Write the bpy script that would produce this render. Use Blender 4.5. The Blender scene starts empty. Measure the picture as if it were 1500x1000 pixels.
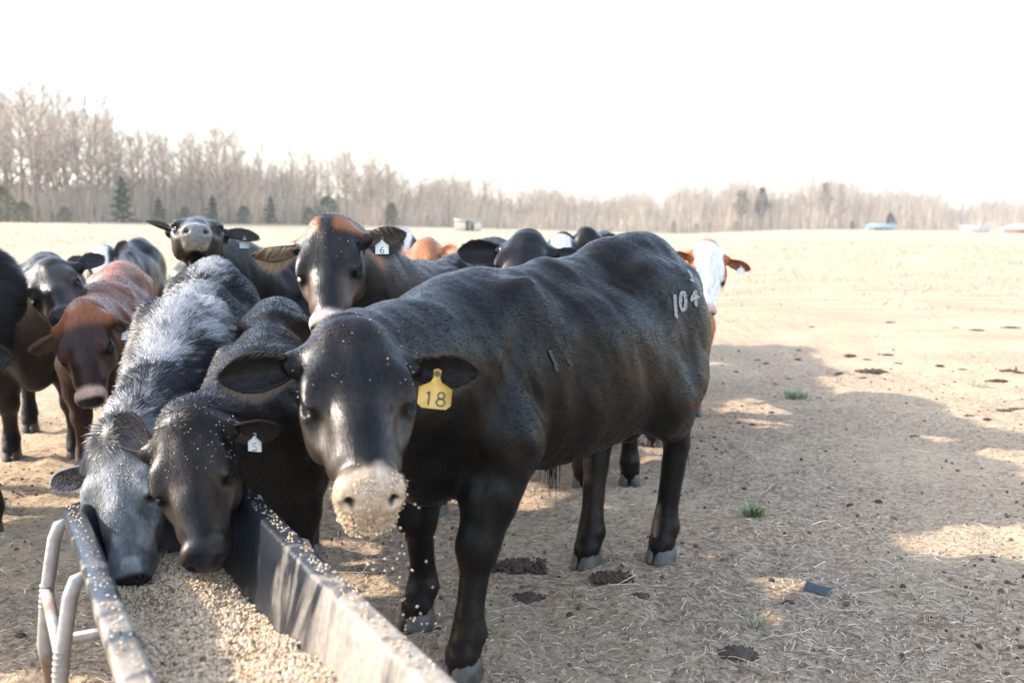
import bpy, math, random, time
import numpy as np
from mathutils import Vector, Matrix
from mathutils.bvhtree import BVHTree
T0 = time.time()
random.seed(7); RNG = np.random.default_rng(7)
scene = bpy.context.scene
COL = scene.collection

# ------------------------------------------------------------------ camera
H = 1.45
cam_d = bpy.data.cameras.new('camera'); cam = bpy.data.objects.new('camera', cam_d); COL.objects.link(cam)
scene.camera = cam
PITCH = math.atan(180 / 1458.33)
cam.location = (0, 0, H); cam.rotation_euler = (math.pi / 2 - PITCH, 0, 0)
cam_d.lens = 35; cam_d.sensor_width = 36; cam_d.clip_start = .05; cam_d.clip_end = 3000
cam_d.dof.use_dof = True; cam_d.dof.focus_distance = 3.75; cam_d.dof.aperture_fstop = 2.6

# ------------------------------------------------------------------ world, sun, exposure
SUN_EL = math.radians(29)
SUN_DIR = Vector((-.97, .20, 0)).normalized()          # horizontal direction towards the sun
w = bpy.data.worlds.new("World"); scene.world = w; w.use_nodes = True
nt = w.node_tree; nt.nodes.clear()
sky = nt.nodes.new('ShaderNodeTexSky'); sky.sky_type = 'NISHITA'; sky.sun_disc = False
sky.sun_elevation = SUN_EL
sky.sun_rotation = math.atan2(SUN_DIR.x, SUN_DIR.y)
sky.air_density = 1.0; sky.dust_density = 1.5; sky.ozone_density = 1.0
bg = nt.nodes.new('ShaderNodeBackground'); bg.inputs[1].default_value = .15
wo = nt.nodes.new('ShaderNodeOutputWorld')
veil = nt.nodes.new('ShaderNodeMix'); veil.data_type = 'RGBA'       # thin high cloud over the whole sky
veil.inputs['Factor'].default_value = .26; veil.inputs['B'].default_value = (2.7, 2.85, 3.05, 1)
nt.links.new(sky.outputs[0], veil.inputs['A']); nt.links.new(veil.outputs['Result'], bg.inputs[0]); nt.links.new(bg.outputs[0], wo.inputs[0])
sd = bpy.data.lights.new('sun', 'SUN'); sd.energy = 2.1; sd.angle = math.radians(1.2); sd.color = (1, .90, .78)
sun = bpy.data.objects.new('sun', sd); COL.objects.link(sun)
sv = Vector((SUN_DIR.x * math.cos(SUN_EL), SUN_DIR.y * math.cos(SUN_EL), math.sin(SUN_EL)))
sun.rotation_euler = sv.to_track_quat('Z', 'Y').to_euler(); sun.location = (-8, 2, 8)
vs = scene.view_settings
vs.view_transform = 'Standard'; vs.look = 'None'; vs.gamma = 1; vs.use_curve_mapping = False; vs.exposure = 2.15

# ------------------------------------------------------------------ helpers
FX = 1458.33
def W(px, py, Y):
    """world point seen at pixel (px,py) of the 1500x1000 photo, at depth Y"""
    u, v = (px - 750) / FX, (500 - py) / FX
    c, s_ = math.cos(PITCH), math.sin(PITCH)
    d = np.array([u, c + v * s_, -s_ + v * c]); d *= Y / d[1]
    return np.array([d[0], d[1], H + d[2]])
def G(px, py, z=0.):
    u, v = (px - 750) / FX, (500 - py) / FX
    c, s_ = math.cos(PITCH), math.sin(PITCH)
    d = np.array([u, c + v * s_, -s_ + v * c]); d *= (z - H) / d[2]
    return np.array([d[0], d[1], z])
def nrm(v):
    v = np.asarray(v, float); return v / (np.linalg.norm(v) + 1e-12)
def sstep(a, b, x):
    t = np.clip((x - a) / (b - a), 0, 1); return t * t * (3 - 2 * t)

def hash3(i, j, k, seed):
    n = (i.astype(np.int64) * 374761393 + j.astype(np.int64) * 668265263 + k.astype(np.int64) * 2147483647 + seed * 974711) & 0xFFFFFFFF
    n = ((n ^ (n >> 13)) * 1274126177) & 0xFFFFFFFF
    n = ((n ^ (n >> 16)) * 2246822519) & 0xFFFFFFFF
    return ((n ^ (n >> 15)) & 0xFFFF) / 65535.0
def noise3(p, f, seed=0):
    q = np.asarray(p) * f; i = np.floor(q).astype(int); t = q - i; t = t * t * (3 - 2 * t)
    r = 0
    for a in (0, 1):
        for b in (0, 1):
            for c in (0, 1):
                wgt = (t[:, 0] if a else 1 - t[:, 0]) * (t[:, 1] if b else 1 - t[:, 1]) * (t[:, 2] if c else 1 - t[:, 2])
                r = r + wgt * hash3(i[:, 0] + a, i[:, 1] + b, i[:, 2] + c, seed)
    return r
def fbm(p, f, o=3, seed=0):
    r = 0; a = .5; tot = 0
    for k in range(o):
        r = r + a * noise3(p, f * 2 ** k, seed + k * 17); tot += a; a *= .5
    return r / tot

def mesh_np(name, V, F, smooth=True, colors=None):
    """V (n,3); F (m,3) or (m,4) int array or list of arrays"""
    me = bpy.data.meshes.new(name)
    Fs = [F] if isinstance(F, np.ndarray) else [f for f in F if len(f)]
    nv = len(V); me.vertices.add(nv); me.vertices.foreach_set('co', np.asarray(V, np.float32).ravel())
    loops = np.concatenate([f.ravel() for f in Fs]).astype(np.int32)
    tot = np.concatenate([np.full(len(f), f.shape[1]) for f in Fs]).astype(np.int32)
    st = np.concatenate([[0], np.cumsum(tot)[:-1]]).astype(np.int32)
    me.loops.add(len(loops)); me.loops.foreach_set('vertex_index', loops)
    me.polygons.add(len(tot)); me.polygons.foreach_set('loop_start', st); me.polygons.foreach_set('loop_total', tot)
    me.update(calc_edges=True)
    if smooth: me.polygons.foreach_set('use_smooth', np.ones(len(tot), bool))
    if colors is not None:
        ca = me.color_attributes.new('col', 'FLOAT_COLOR', 'POINT')
        c4 = np.ones((nv, 4), np.float32); c4[:, :3] = colors
        ca.data.foreach_set('color', c4.ravel())
    return me

def link(name, me, mat=None, parent=None, label=None, cat=None, group=None, kind=None, loc=None):
    o = bpy.data.objects.new(name, me); COL.objects.link(o)
    if me is not None and mat is not None and not me.materials: me.materials.append(mat)
    if parent is not None: o.parent = parent
    if loc is not None: o.location = loc
    if label: o['label'] = label
    if cat: o['category'] = cat
    if group: o['group'] = group
    if kind: o['kind'] = kind
    return o

def M(name, color=(.5, .5, .5), rough=.6, metal=0., spec=.5, vcol=False, noise=0., nscale=20., bump=0., bscale=60., sheen=0., ramp=None, trans=0., coords='Object', sheen_tint=None):
    m = bpy.data.materials.new(name); m.use_nodes = True
    n = m.node_tree; b = n.nodes['Principled BSDF']
    b.inputs['Roughness'].default_value = rough; b.inputs['Metallic'].default_value = metal
    b.inputs['Specular IOR Level'].default_value = spec
    if sheen:
        b.inputs['Sheen Weight'].default_value = sheen; b.inputs['Sheen Roughness'].default_value = .4
        if sheen_tint: b.inputs['Sheen Tint'].default_value = (*sheen_tint, 1)
    tc = n.nodes.new('ShaderNodeTexCoord')
    src = None
    if vcol:
        a = n.nodes.new('ShaderNodeAttribute'); a.attribute_name = 'col'; src = a.outputs['Color']
    else:
        r = n.nodes.new('ShaderNodeRGB'); r.outputs[0].default_value = (*color, 1); src = r.outputs[0]
    if noise:
        t = n.nodes.new('ShaderNodeTexNoise'); t.inputs['Scale'].default_value = nscale; t.inputs['Detail'].default_value = 6
        n.links.new(tc.outputs[coords], t.inputs['Vector'])
        mr = n.nodes.new('ShaderNodeMapRange'); mr.inputs['From Min'].default_value = .3; mr.inputs['From Max'].default_value = .7
        mr.inputs['To Min'].default_value = 1 - noise; mr.inputs['To Max'].default_value = 1 + noise
        n.links.new(t.outputs['Fac'], mr.inputs['Value'])
        mm = n.nodes.new('ShaderNodeVectorMath'); mm.operation = 'SCALE'
        n.links.new(src, mm.inputs[0]); n.links.new(mr.outputs[0], mm.inputs['Scale']); src = mm.outputs[0]
    if ramp:   # second tone laid over by noise: (color2, scale, lo, hi)
        c2, sc, lo, hi = ramp
        t = n.nodes.new('ShaderNodeTexNoise'); t.inputs['Scale'].default_value = sc; t.inputs['Detail'].default_value = 8; t.inputs['Roughness'].default_value = .65
        n.links.new(tc.outputs[coords], t.inputs['Vector'])
        mr = n.nodes.new('ShaderNodeMapRange'); mr.inputs['From Min'].default_value = lo; mr.inputs['From Max'].default_value = hi
        n.links.new(t.outputs['Fac'], mr.inputs['Value'])
        mx = n.nodes.new('ShaderNodeMix'); mx.data_type = 'RGBA'; mx.inputs['B'].default_value = (*c2, 1)
        n.links.new(mr.outputs[0], mx.inputs['Factor']); n.links.new(src, mx.inputs['A']); src = mx.outputs['Result']
    n.links.new(src, b.inputs['Base Color'])
    if bump:
        t = n.nodes.new('ShaderNodeTexNoise'); t.inputs['Scale'].default_value = bscale; t.inputs['Detail'].default_value = 5
        n.links.new(tc.outputs[coords], t.inputs['Vector'])
        bp = n.nodes.new('ShaderNodeBump'); bp.inputs['Strength'].default_value = bump; bp.inputs['Distance'].default_value = .01
        n.links.new(t.outputs['Fac'], bp.inputs['Height']); n.links.new(bp.outputs[0], b.inputs['Normal'])
    return m

# tubes along a polyline, n sides, as arrays
def tube(P, R, n=8, cap=True):
    P = np.asarray(P, float); k = len(P); R = np.broadcast_to(np.asarray(R, float), (k,))
    T = np.gradient(P, axis=0); T /= np.linalg.norm(T, axis=1)[:, None] + 1e-12
    ref = np.array([0, 0, 1.]) if abs(T[0][2]) < .9 else np.array([1., 0, 0])
    V = []
    a = np.arange(n) * 2 * math.pi / n
    x = nrm(np.cross(ref, T[0]))
    for i in range(k):
        x = nrm(x - T[i] * np.dot(x, T[i])); y = np.cross(T[i], x)
        V.append(P[i] + R[i] * (np.cos(a)[:, None] * x + np.sin(a)[:, None] * y))
    V = np.concatenate(V)
    i, j = np.meshgrid(np.arange(k - 1), np.arange(n), indexing='ij'); i = i.ravel(); j = j.ravel(); jn = (j + 1) % n
    F = np.stack([i * n + j, i * n + jn, (i + 1) * n + jn, (i + 1) * n + j], 1)
    tr = np.zeros((0, 3), int)
    if cap:
        c0, c1 = len(V), len(V) + 1; V = np.vstack([V, P[0], P[-1]])
        jj = np.arange(n); jn = (jj + 1) % n
        tr = np.vstack([np.stack([np.full(n, c0), jn, jj], 1), np.stack([np.full(n, c1), (k - 1) * n + jj, (k - 1) * n + jn], 1)])
    return V, F, tr
class Acc:
    def __init__(s): s.V = []; s.Q = []; s.T = []; s.C = []; s.n = 0
    def add(s, V, Q=None, T=None, c=None):
        V = np.asarray(V, float); s.V.append(V)
        if Q is not None and len(Q): s.Q.append(np.asarray(Q) + s.n)
        if T is not None and len(T): s.T.append(np.asarray(T) + s.n)
        if c is not None: s.C.append(np.broadcast_to(np.asarray(c, float), (len(V), 3)))
        s.n += len(V)
    def tube(s, P, R, n=8, c=None, cap=True):
        V, F, t = tube(P, R, n, cap); s.add(V, F, t, c)
    def box(s, lo, hi, R=None, o=(0, 0, 0), c=None, taper=1.):
        lo = np.array(lo, float); hi = np.array(hi, float)
        v = np.array([[lo[0], lo[1], lo[2]], [hi[0], lo[1], lo[2]], [hi[0], hi[1], lo[2]], [lo[0], hi[1], lo[2]],
                      [lo[0], lo[1], hi[2]], [hi[0], lo[1], hi[2]], [hi[0], hi[1], hi[2]], [lo[0], hi[1], hi[2]]])
        if R is not None: v = v @ np.asarray(R).T
        v = v + np.array(o)
        q = np.array([[0, 3, 2, 1], [4, 5, 6, 7], [0, 1, 5, 4], [1, 2, 6, 5], [2, 3, 7, 6], [3, 0, 4, 7]])
        s.add(v, q, None, c)
    def mesh(s, name, smooth=True):
        Fs = []
        if s.Q: Fs.append(np.concatenate(s.Q))
        if s.T: Fs.append(np.concatenate(s.T))
        return mesh_np(name, np.concatenate(s.V), Fs, smooth, np.concatenate(s.C) if s.C else None)

# ------------------------------------------------------------------ terrain
def terrain(x, y):
    x = np.asarray(x, float); y = np.asarray(y, float)
    az = x / np.maximum(y, 1.)                       # tangent of azimuth: -.51 left edge, +.51 right edge
    px = 750 + az * 1458
    base = np.interp(px, [-600, 0, 350, 650, 850, 1000, 1180, 1350, 1500, 2200], [320, 325, 328, 332, 337, 341, 335, 336, 338, 338])
    dist = treeline(px)
    zt = H - (base - 320) / 1458 * dist
    f = sstep(14, 1, 0) * 0 + sstep(0, 1, np.clip((np.hypot(x, y) - 14) / (dist - 14), 0, 1.2))
    z = zt * f
    z = np.where(y < 1, 0, z)
    return z + 0.05 * np.sin(x * .21 + 1.3) * np.sin(y * .17) * sstep(9, 25, np.hypot(x, y))
def treeline(px):
    return np.interp(px, [-600, 0, 350, 700, 900, 1000, 1200, 1500, 2200], [80, 95, 120, 170, 210, 235, 250, 290, 330])
# ------------------------------------------------------------------ implicit animal bodies
class SDF:
    def __init__(s, lo, hi, res, fine=None):
        s.ax = []
        for a in range(3):
            if fine is None: xs = np.arange(lo[a], hi[a] + res, res)
            else:
                f0, f1, fr = fine[0][a], fine[1][a], fine[2]
                f0 = max(f0, lo[a] + res); f1 = min(f1, hi[a] - res)
                n0 = max(int(round((f0 - lo[a]) / res)), 1); n1 = max(int(round((f1 - f0) / fr)), 1); n2 = max(int(round((hi[a] - f1) / res)), 1)
                xs = np.concatenate([np.linspace(lo[a], f0, n0 + 1)[:-1], np.linspace(f0, f1, n1 + 1)[:-1], np.linspace(f1, hi[a], n2 + 1)])
            s.ax.append(xs.astype(np.float32))
        s.g = np.full([len(a) for a in s.ax], .5, np.float32)
    def sub(s, lo, hi):
        sl = []
        for a in range(3):
            i0 = int(np.searchsorted(s.ax[a], lo[a])); i1 = int(np.searchsorted(s.ax[a], hi[a]))
            if i1 <= i0: return None
            sl.append(slice(i0, i1))
        return tuple(sl)
    def pts(s, sl): return s.ax[0][sl[0]][:, None, None], s.ax[1][sl[1]][None, :, None], s.ax[2][sl[2]][None, None, :]
    def merge(s, sl, d, k, op):
        a = s.g[sl]
        if op == '+':
            h = np.maximum(k - np.abs(a - d), 0) / k; s.g[sl] = np.minimum(a, d) - h * h * k * .25
        else:
            d = -d; h = np.maximum(k - np.abs(a - d), 0) / k; s.g[sl] = np.maximum(a, d) + h * h * k * .25
    def ell(s, c, r, R=None, k=.04, op='+'):
        c = np.asarray(c, float); r = np.asarray(r, float) * np.ones(3)
        R = np.eye(3) if R is None else np.asarray(R)            # columns: local axes
        e = np.sqrt(((R * r[None, :]) ** 2).sum(1)) + k * 1.3 + .02
        sl = s.sub(c - e, c + e)
        if sl is None: return
        X, Y, Z = s.pts(sl); X = X - c[0]; Y = Y - c[1]; Z = Z - c[2]
        k0 = 0; k1 = 0
        for i in range(3):
            q = R[0, i] * X + R[1, i] * Y + R[2, i] * Z
            k0 = k0 + (q / r[i]) ** 2; k1 = k1 + (q / r[i] ** 2) ** 2
        k0 = np.sqrt(k0); d = k0 * (k0 - 1) / (np.sqrt(k1) + 1e-6)
        s.merge(sl, d.astype(np.float32), k, op)
    def cone(s, a, b, ra, rb, k=.04, op='+'):
        a = np.asarray(a, float); b = np.asarray(b, float); m = max(ra, rb) + k * 1.3 + .02
        sl = s.sub(np.minimum(a, b) - m, np.maximum(a, b) + m)
        if sl is None: return
        X, Y, Z = s.pts(sl); ba = b - a; L2 = (ba ** 2).sum()
        t = np.clip(((X - a[0]) * ba[0] + (Y - a[1]) * ba[1] + (Z - a[2]) * ba[2]) / L2, 0, 1)
        d = np.sqrt((X - a[0] - t * ba[0]) ** 2 + (Y - a[1] - t * ba[1]) ** 2 + (Z - a[2] - t * ba[2]) ** 2) - (ra + (rb - ra) * t)
        s.merge(sl, d.astype(np.float32), k, op)
    def extract(s):
        g = s.g; ins = g < 0
        nx, ny, nz = g.shape
        cnt = np.zeros((nx - 1, ny - 1, nz - 1), np.int8)
        for a in (0, 1):
            for b in (0, 1):
                for c in (0, 1): cnt += ins[a:nx - 1 + a, b:ny - 1 + b, c:nz - 1 + c]
        act = (cnt > 0) & (cnt < 8)
        I, J, K = np.nonzero(act); n = len(I)
        idx = np.full(act.shape, -1, np.int32); idx[I, J, K] = np.arange(n)
        acc = np.zeros((n, 3)); wt = np.zeros(n)
        base = (I, J, K)
        corners = [(a, b, c) for a in (0, 1) for b in (0, 1) for c in (0, 1)]
        val = {c: g[I + c[0], J + c[1], K + c[2]] for c in corners}
        ax = s.ax
        pos = lambda c: np.stack([ax[0][I + c[0]], ax[1][J + c[1]], ax[2][K + c[2]]], 1)
        for c in corners:
            for d in range(3):
                if c[d] == 0:
                    e = list(c); e[d] = 1; e = tuple(e)
                    v0, v1 = val[c], val[e]; m = (v0 < 0) != (v1 < 0)
                    t = np.where(m, v0 / np.where(m, v0 - v1, 1), 0)
                    p0 = pos(c); p = p0.copy(); p[:, d] += t * (pos(e)[:, d] - p0[:, d])
                    acc[m] += p[m]; wt[m] += 1
        V = acc / wt[:, None]
        Fs = []
        # edges along each axis
        for d in range(3):
            e1, e2 = (d + 1) % 3, (d + 2) % 3
            sa = [slice(None)] * 3; sb = [slice(None)] * 3
            sa[d] = slice(0, -1); sb[d] = slice(1, None)
            ch = ins[tuple(sa)] != ins[tuple(sb)]
            P = np.array(np.nonzero(ch))
            ok = (P[e1] > 0) & (P[e2] > 0) & (P[e1] < g.shape[e1] - 1) & (P[e2] < g.shape[e2] - 1)
            P = P[:, ok]
            def cell(o1, o2):
                Q = P.copy(); Q[e1] -= o1; Q[e2] -= o2; return idx[Q[0], Q[1], Q[2]]
            q = np.stack([cell(1, 1), cell(0, 1), cell(0, 0), cell(1, 0)], 1)
            flip = ~ins[P[0], P[1], P[2]]
            q[flip] = q[flip][:, ::-1]
            Fs.append(q)
        F = np.concatenate(Fs); F = F[(F >= 0).all(1)]
        return V, F
def relax(V, F, it=2, lam=.5):
    E = np.concatenate([F[:, [0, 1]], F[:, [1, 2]], F[:, [2, 3]], F[:, [3, 0]]])
    E = np.concatenate([E, E[:, ::-1]])
    deg = np.bincount(E[:, 0], minlength=len(V)).clip(1)[:, None]
    for _ in range(it):
        S = np.stack([np.bincount(E[:, 0], weights=V[E[:, 1], a], minlength=len(V)) for a in range(3)], 1)
        V = V + lam * (S / deg - V)
    return V
def vnormals(V, F):
    if F.shape[1] == 4: n = np.cross(V[F[:, 2]] - V[F[:, 0]], V[F[:, 3]] - V[F[:, 1]])
    else: n = np.cross(V[F[:, 1]] - V[F[:, 0]], V[F[:, 2]] - V[F[:, 0]])
    N = np.zeros_like(V)
    for a in range(3):
        for c in range(F.shape[1]): N[:, a] += np.bincount(F[:, c], weights=n[:, a], minlength=len(V))
    return N / (np.linalg.norm(N, axis=1)[:, None] + 1e-12)

# coat colours: functions of body-frame points p, head-frame points h, head weight hw
def mixc(a, b, t): return np.asarray(a) * (1 - t[:, None]) + np.asarray(b) * t[:, None]
BLK = np.array([.0030, .0028, .0029]); BRN = np.array([.017, .0095, .0065])
def c_black(p, h, hw, sd):
    n = fbm(p, 3.2, 3, sd); low = 1 - sstep(.45, .95, p[:, 2])
    c = mixc(BLK, BRN, np.clip(sstep(.42, .7, n) * (.35 + .6 * low), 0, 1))
    side = hw * sstep(.02, .06, np.abs(h[:, 1])) * sstep(.16, .26, h[:, 0])  # tan look of sunlit black hair painted into both sides of the face
    return c + side[:, None] * np.array([.036, .026, .019]) + hw[:, None] * .003
def muzzle_w(h): return sstep(.405, .45, h[:, 0]) * (h[:, 2] > -.4)
def c_roan(p, h, hw, sd):
    n = fbm(p * np.array([.6, 1, 1.]), 7, 3, sd); n2 = noise3(p, 90, sd + 5)
    ridge = np.exp(-(p[:, 1] / .10) ** 2) * sstep(.9, 1.1, p[:, 2])
    t = np.clip(sstep(.48, .64, n * .7 + n2 * .3 + .15 * ridge - .03), 0, 1)
    t *= sstep(.45, .75, p[:, 2])
    c = mixc([.012, .013, .016], [.40, .385, .375], t)
    hc = mixc([.10, .105, .11], [.30, .30, .30], np.clip(sstep(.35, .65, noise3(h, 22, sd)) * .8 + .25 * n2, 0, 1))
    pol = np.exp(-((h[:, 0] - .02) / .09) ** 2 - ((h[:, 1]) / .09) ** 2)
    hc = mixc(np.zeros(3), hc, 1 - .85 * pol); hc = np.maximum(hc, .015)
    return c * (1 - hw[:, None]) + hc * hw[:, None]
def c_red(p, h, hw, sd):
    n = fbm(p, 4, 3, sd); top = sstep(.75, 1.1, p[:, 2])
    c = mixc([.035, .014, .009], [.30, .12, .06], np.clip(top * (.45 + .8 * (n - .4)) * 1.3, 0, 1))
    pol = np.exp(-((h[:, 0] - .0) / .085) ** 4)
    hc = mixc([.035, .016, .012], [.27, .09, .035], pol)
    side = sstep(.05, .1, np.abs(h[:, 1])) * sstep(.12, .25, h[:, 0])
    hc = mixc(np.zeros(3), hc, 1 - 0 * side) + side[:, None] * np.array([.035, .015, .008])
    ring = muzzle_w(h); hc = mixc(np.zeros(3), hc, 1 - ring) + ring[:, None] * np.array([.62, .42, .31])
    return c * (1 - hw[:, None]) + hc * hw[:, None]
def c_bay(p, h, hw, sd):
    n = fbm(p, 4, 3, sd)
    c = mixc([.016, .012, .011], [.06, .035, .022], sstep(.5, .75, n))
    pol = np.exp(-((h[:, 0] + .01) / .05) ** 4) * sstep(.015, .05, np.abs(h[:, 1]))
    hc = mixc([.014, .012, .012], [.33, .12, .045], pol)
    side = sstep(.03, .075, np.abs(h[:, 1])) * sstep(.2, .3, h[:, 0])
    hc = mixc(np.zeros(3), hc, 1 - side) + side[:, None] * np.array([.10, .055, .035])
    ring = muzzle_w(h); hc = mixc(np.zeros(3), hc, 1 - ring) + ring[:, None] * np.array([.60, .47, .38])
    return c * (1 - hw[:, None]) + hc * hw[:, None]
def c_hereford(p, h, hw, sd):
    n = fbm(p, 3, 3, sd)
    c = mixc([.30, .085, .025], [.40, .13, .045], sstep(.3, .7, n))
    wch = np.exp(-((p[:, 0] - .75) / .12) ** 2 - (p[:, 1] / .1) ** 2 - ((p[:, 2] - .78) / .1) ** 2)
    c = mixc(np.zeros(3), c, 1 - wch) + wch[:, None] * .7
    edge = sstep(.098, .118, np.abs(h[:, 1]) + .03 * (noise3(h, 30, 3) - .5)) * (1 - sstep(.25, .3, h[:, 0]))
    hc = mixc([.78, .75, .72], [.36, .11, .035], edge)
    ring = muzzle_w(h) * sstep(-.13, -.09, h[:, 2]); hc = mixc(np.zeros(3), hc, 1 - ring) + ring[:, None] * np.array([.65, .42, .36])
    return c * (1 - hw[:, None]) + hc * hw[:, None]
def c_white(p, h, hw, sd):
    c = c_black(p, h, hw, sd)
    ed = sstep(.07, .095, np.abs(h[:, 1]))
    hc = mixc([.72, .70, .68], [.02, .018, .017], ed)
    return c * (1 - hw[:, None]) + hc * hw[:, None]
def c_tan(p, h, hw, sd):
    n = fbm(p, 4, 3, sd); return mixc([.28, .10, .04], [.44, .20, .09], sstep(.3, .7, n))
def c_grey_nose(p, h, hw, sd):
    c = c_black(p, h, hw, sd); r_ = hw * sstep(.40, .46, h[:, 0]); sp = noise3(h, 120, 4)
    return c * (1 - r_[:, None]) + mixc([.12, .10, .085], [.42, .38, .33], sp) * r_[:, None]
COATS = dict(grey_nose=c_grey_nose, black=c_black, roan=c_roan, red=c_red, bay=c_bay, hereford=c_hereford, white=c_white, tan=c_tan)

M_COAT = M('cattle_coat', vcol=True, rough=.34, spec=.22, noise=.15, nscale=70)
M_FUR = M('cattle_hair', vcol=True, rough=.40, spec=.12)
def streaks(m):
    n = m.node_tree; b = n.nodes['Principled BSDF']; lk = b.inputs['Base Color'].links[0]; src = lk.from_socket
    a = n.nodes.new('ShaderNodeAttribute'); a.attribute_name = 'fuv'
    def nz(scale, det):
        mp = n.nodes.new('ShaderNodeMapping'); mp.inputs['Scale'].default_value = scale; n.links.new(a.outputs['Vector'], mp.inputs[0])
        t = n.nodes.new('ShaderNodeTexNoise'); t.inputs['Scale'].default_value = 1; t.inputs['Detail'].default_value = det; t.inputs['Distortion'].default_value = .6; n.links.new(mp.outputs[0], t.inputs['Vector']); return t.outputs['Fac']
    f1, f2 = nz((22, 160, 160), 4), nz((5, 26, 26), 5)
    ad = n.nodes.new('ShaderNodeMath'); ad.operation = 'ADD'; n.links.new(f1, ad.inputs[0]); n.links.new(f2, ad.inputs[1])
    mr = n.nodes.new('ShaderNodeMapRange'); mr.inputs['From Min'].default_value = .7; mr.inputs['From Max'].default_value = 1.3; mr.inputs['To Min'].default_value = .72; mr.inputs['To Max'].default_value = 1.28; n.links.new(ad.outputs[0], mr.inputs['Value'])
    mm = n.nodes.new('ShaderNodeVectorMath'); mm.operation = 'SCALE'; n.links.new(src, mm.inputs[0]); n.links.new(mr.outputs[0], mm.inputs['Scale']); n.links.new(mm.outputs[0], b.inputs['Base Color'])
    bp = n.nodes.new('ShaderNodeBump'); bp.inputs['Strength'].default_value = .28; bp.inputs['Distance'].default_value = .004; n.links.new(ad.outputs[0], bp.inputs['Height']); n.links.new(bp.outputs[0], b.inputs['Normal'])
    r2 = n.nodes.new('ShaderNodeMapRange'); r2.inputs['From Min'].default_value = .3; r2.inputs['From Max'].default_value = .7; r2.inputs['To Min'].default_value = .27; r2.inputs['To Max'].default_value = .45; n.links.new(f2, r2.inputs['Value']); n.links.new(r2.outputs[0], b.inputs['Roughness'])
streaks(M_COAT)
M_EYE = M('eyeball', (.008, .006, .005), rough=.16, spec=.22)
M_HOOF = M('hoof_horn', (.095, .088, .082), rough=.45, noise=.3, nscale=30, ramp=((.045, .034, .027), 14, .45, .62))
M_NOSE = M('wet_nose', (.018, .018, .02), rough=.22, spec=.7, bump=.5, bscale=180)
M_DARK = M('nostril', (.004, .003, .003), rough=.8)
M_TAGY = M('tag_yellow', (.80, .52, .13), rough=.45, noise=.14, nscale=25)
M_TAGW = M('tag_white', (.78, .77, .70), rough=.4, noise=.06, nscale=40)
M_INK = M('tag_ink', (.12, .11, .07), rough=.6)
M_INKD = M('tag_ink_black', (.02, .02, .02), rough=.6)
M_GRAIN = M('grain', vcol=True, rough=.65)
M_TONGUE = M('tongue', (.30, .27, .20), rough=.4)

DIG = {'1': [[(.38, .8), (.55, 1), (.55, 0)]],
       '0': [[(.5 + .32 * math.sin(a), .5 + .5 * math.cos(a)) for a in np.linspace(0, 2 * math.pi, 15)]],
       '8': [[(.5 + .25 * math.sin(a), .76 + .24 * math.cos(a)) for a in np.linspace(0, 2 * math.pi, 11)], [(.5 + .32 * math.sin(a), .27 + .27 * math.cos(a)) for a in np.linspace(0, 2 * math.pi, 11)]],
       '3': [[(.2, .9), (.5, 1), (.78, .86), (.74, .62), (.45, .53), (.78, .42), (.82, .16), (.5, 0), (.18, .1)]],
       '5': [[(.78, 1), (.28, 1), (.24, .58), (.55, .64), (.8, .42), (.76, .12), (.48, 0), (.18, .1)]],
       '6': [[(.72, .95), (.42, .8), (.24, .4), (.3, .1), (.55, 0), (.78, .16), (.74, .42), (.5, .52), (.28, .38)]],
       '4': [[(.62, 0), (.66, 1), (.12, .34), (.92, .34)]],
       '7': [[(.15, 1), (.85, 1), (.4, 0)]]}
def ribbon3(acc, pts, width, nor):
    P = np.asarray(pts, float); T = np.gradient(P, axis=0); T /= np.linalg.norm(T, axis=1)[:, None] + 1e-9
    N = np.asarray(nor, float) * np.ones_like(P); S = np.cross(N, T); S /= np.linalg.norm(S, axis=1)[:, None] + 1e-9
    n = len(P); V = np.empty((2 * n, 3)); V[0::2] = P - S * width / 2; V[1::2] = P + S * width / 2
    i = np.arange(n - 1); acc.add(V, np.stack([2 * i, 2 * i + 1, 2 * i + 3, 2 * i + 2], 1)[:, ::-1])

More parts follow.
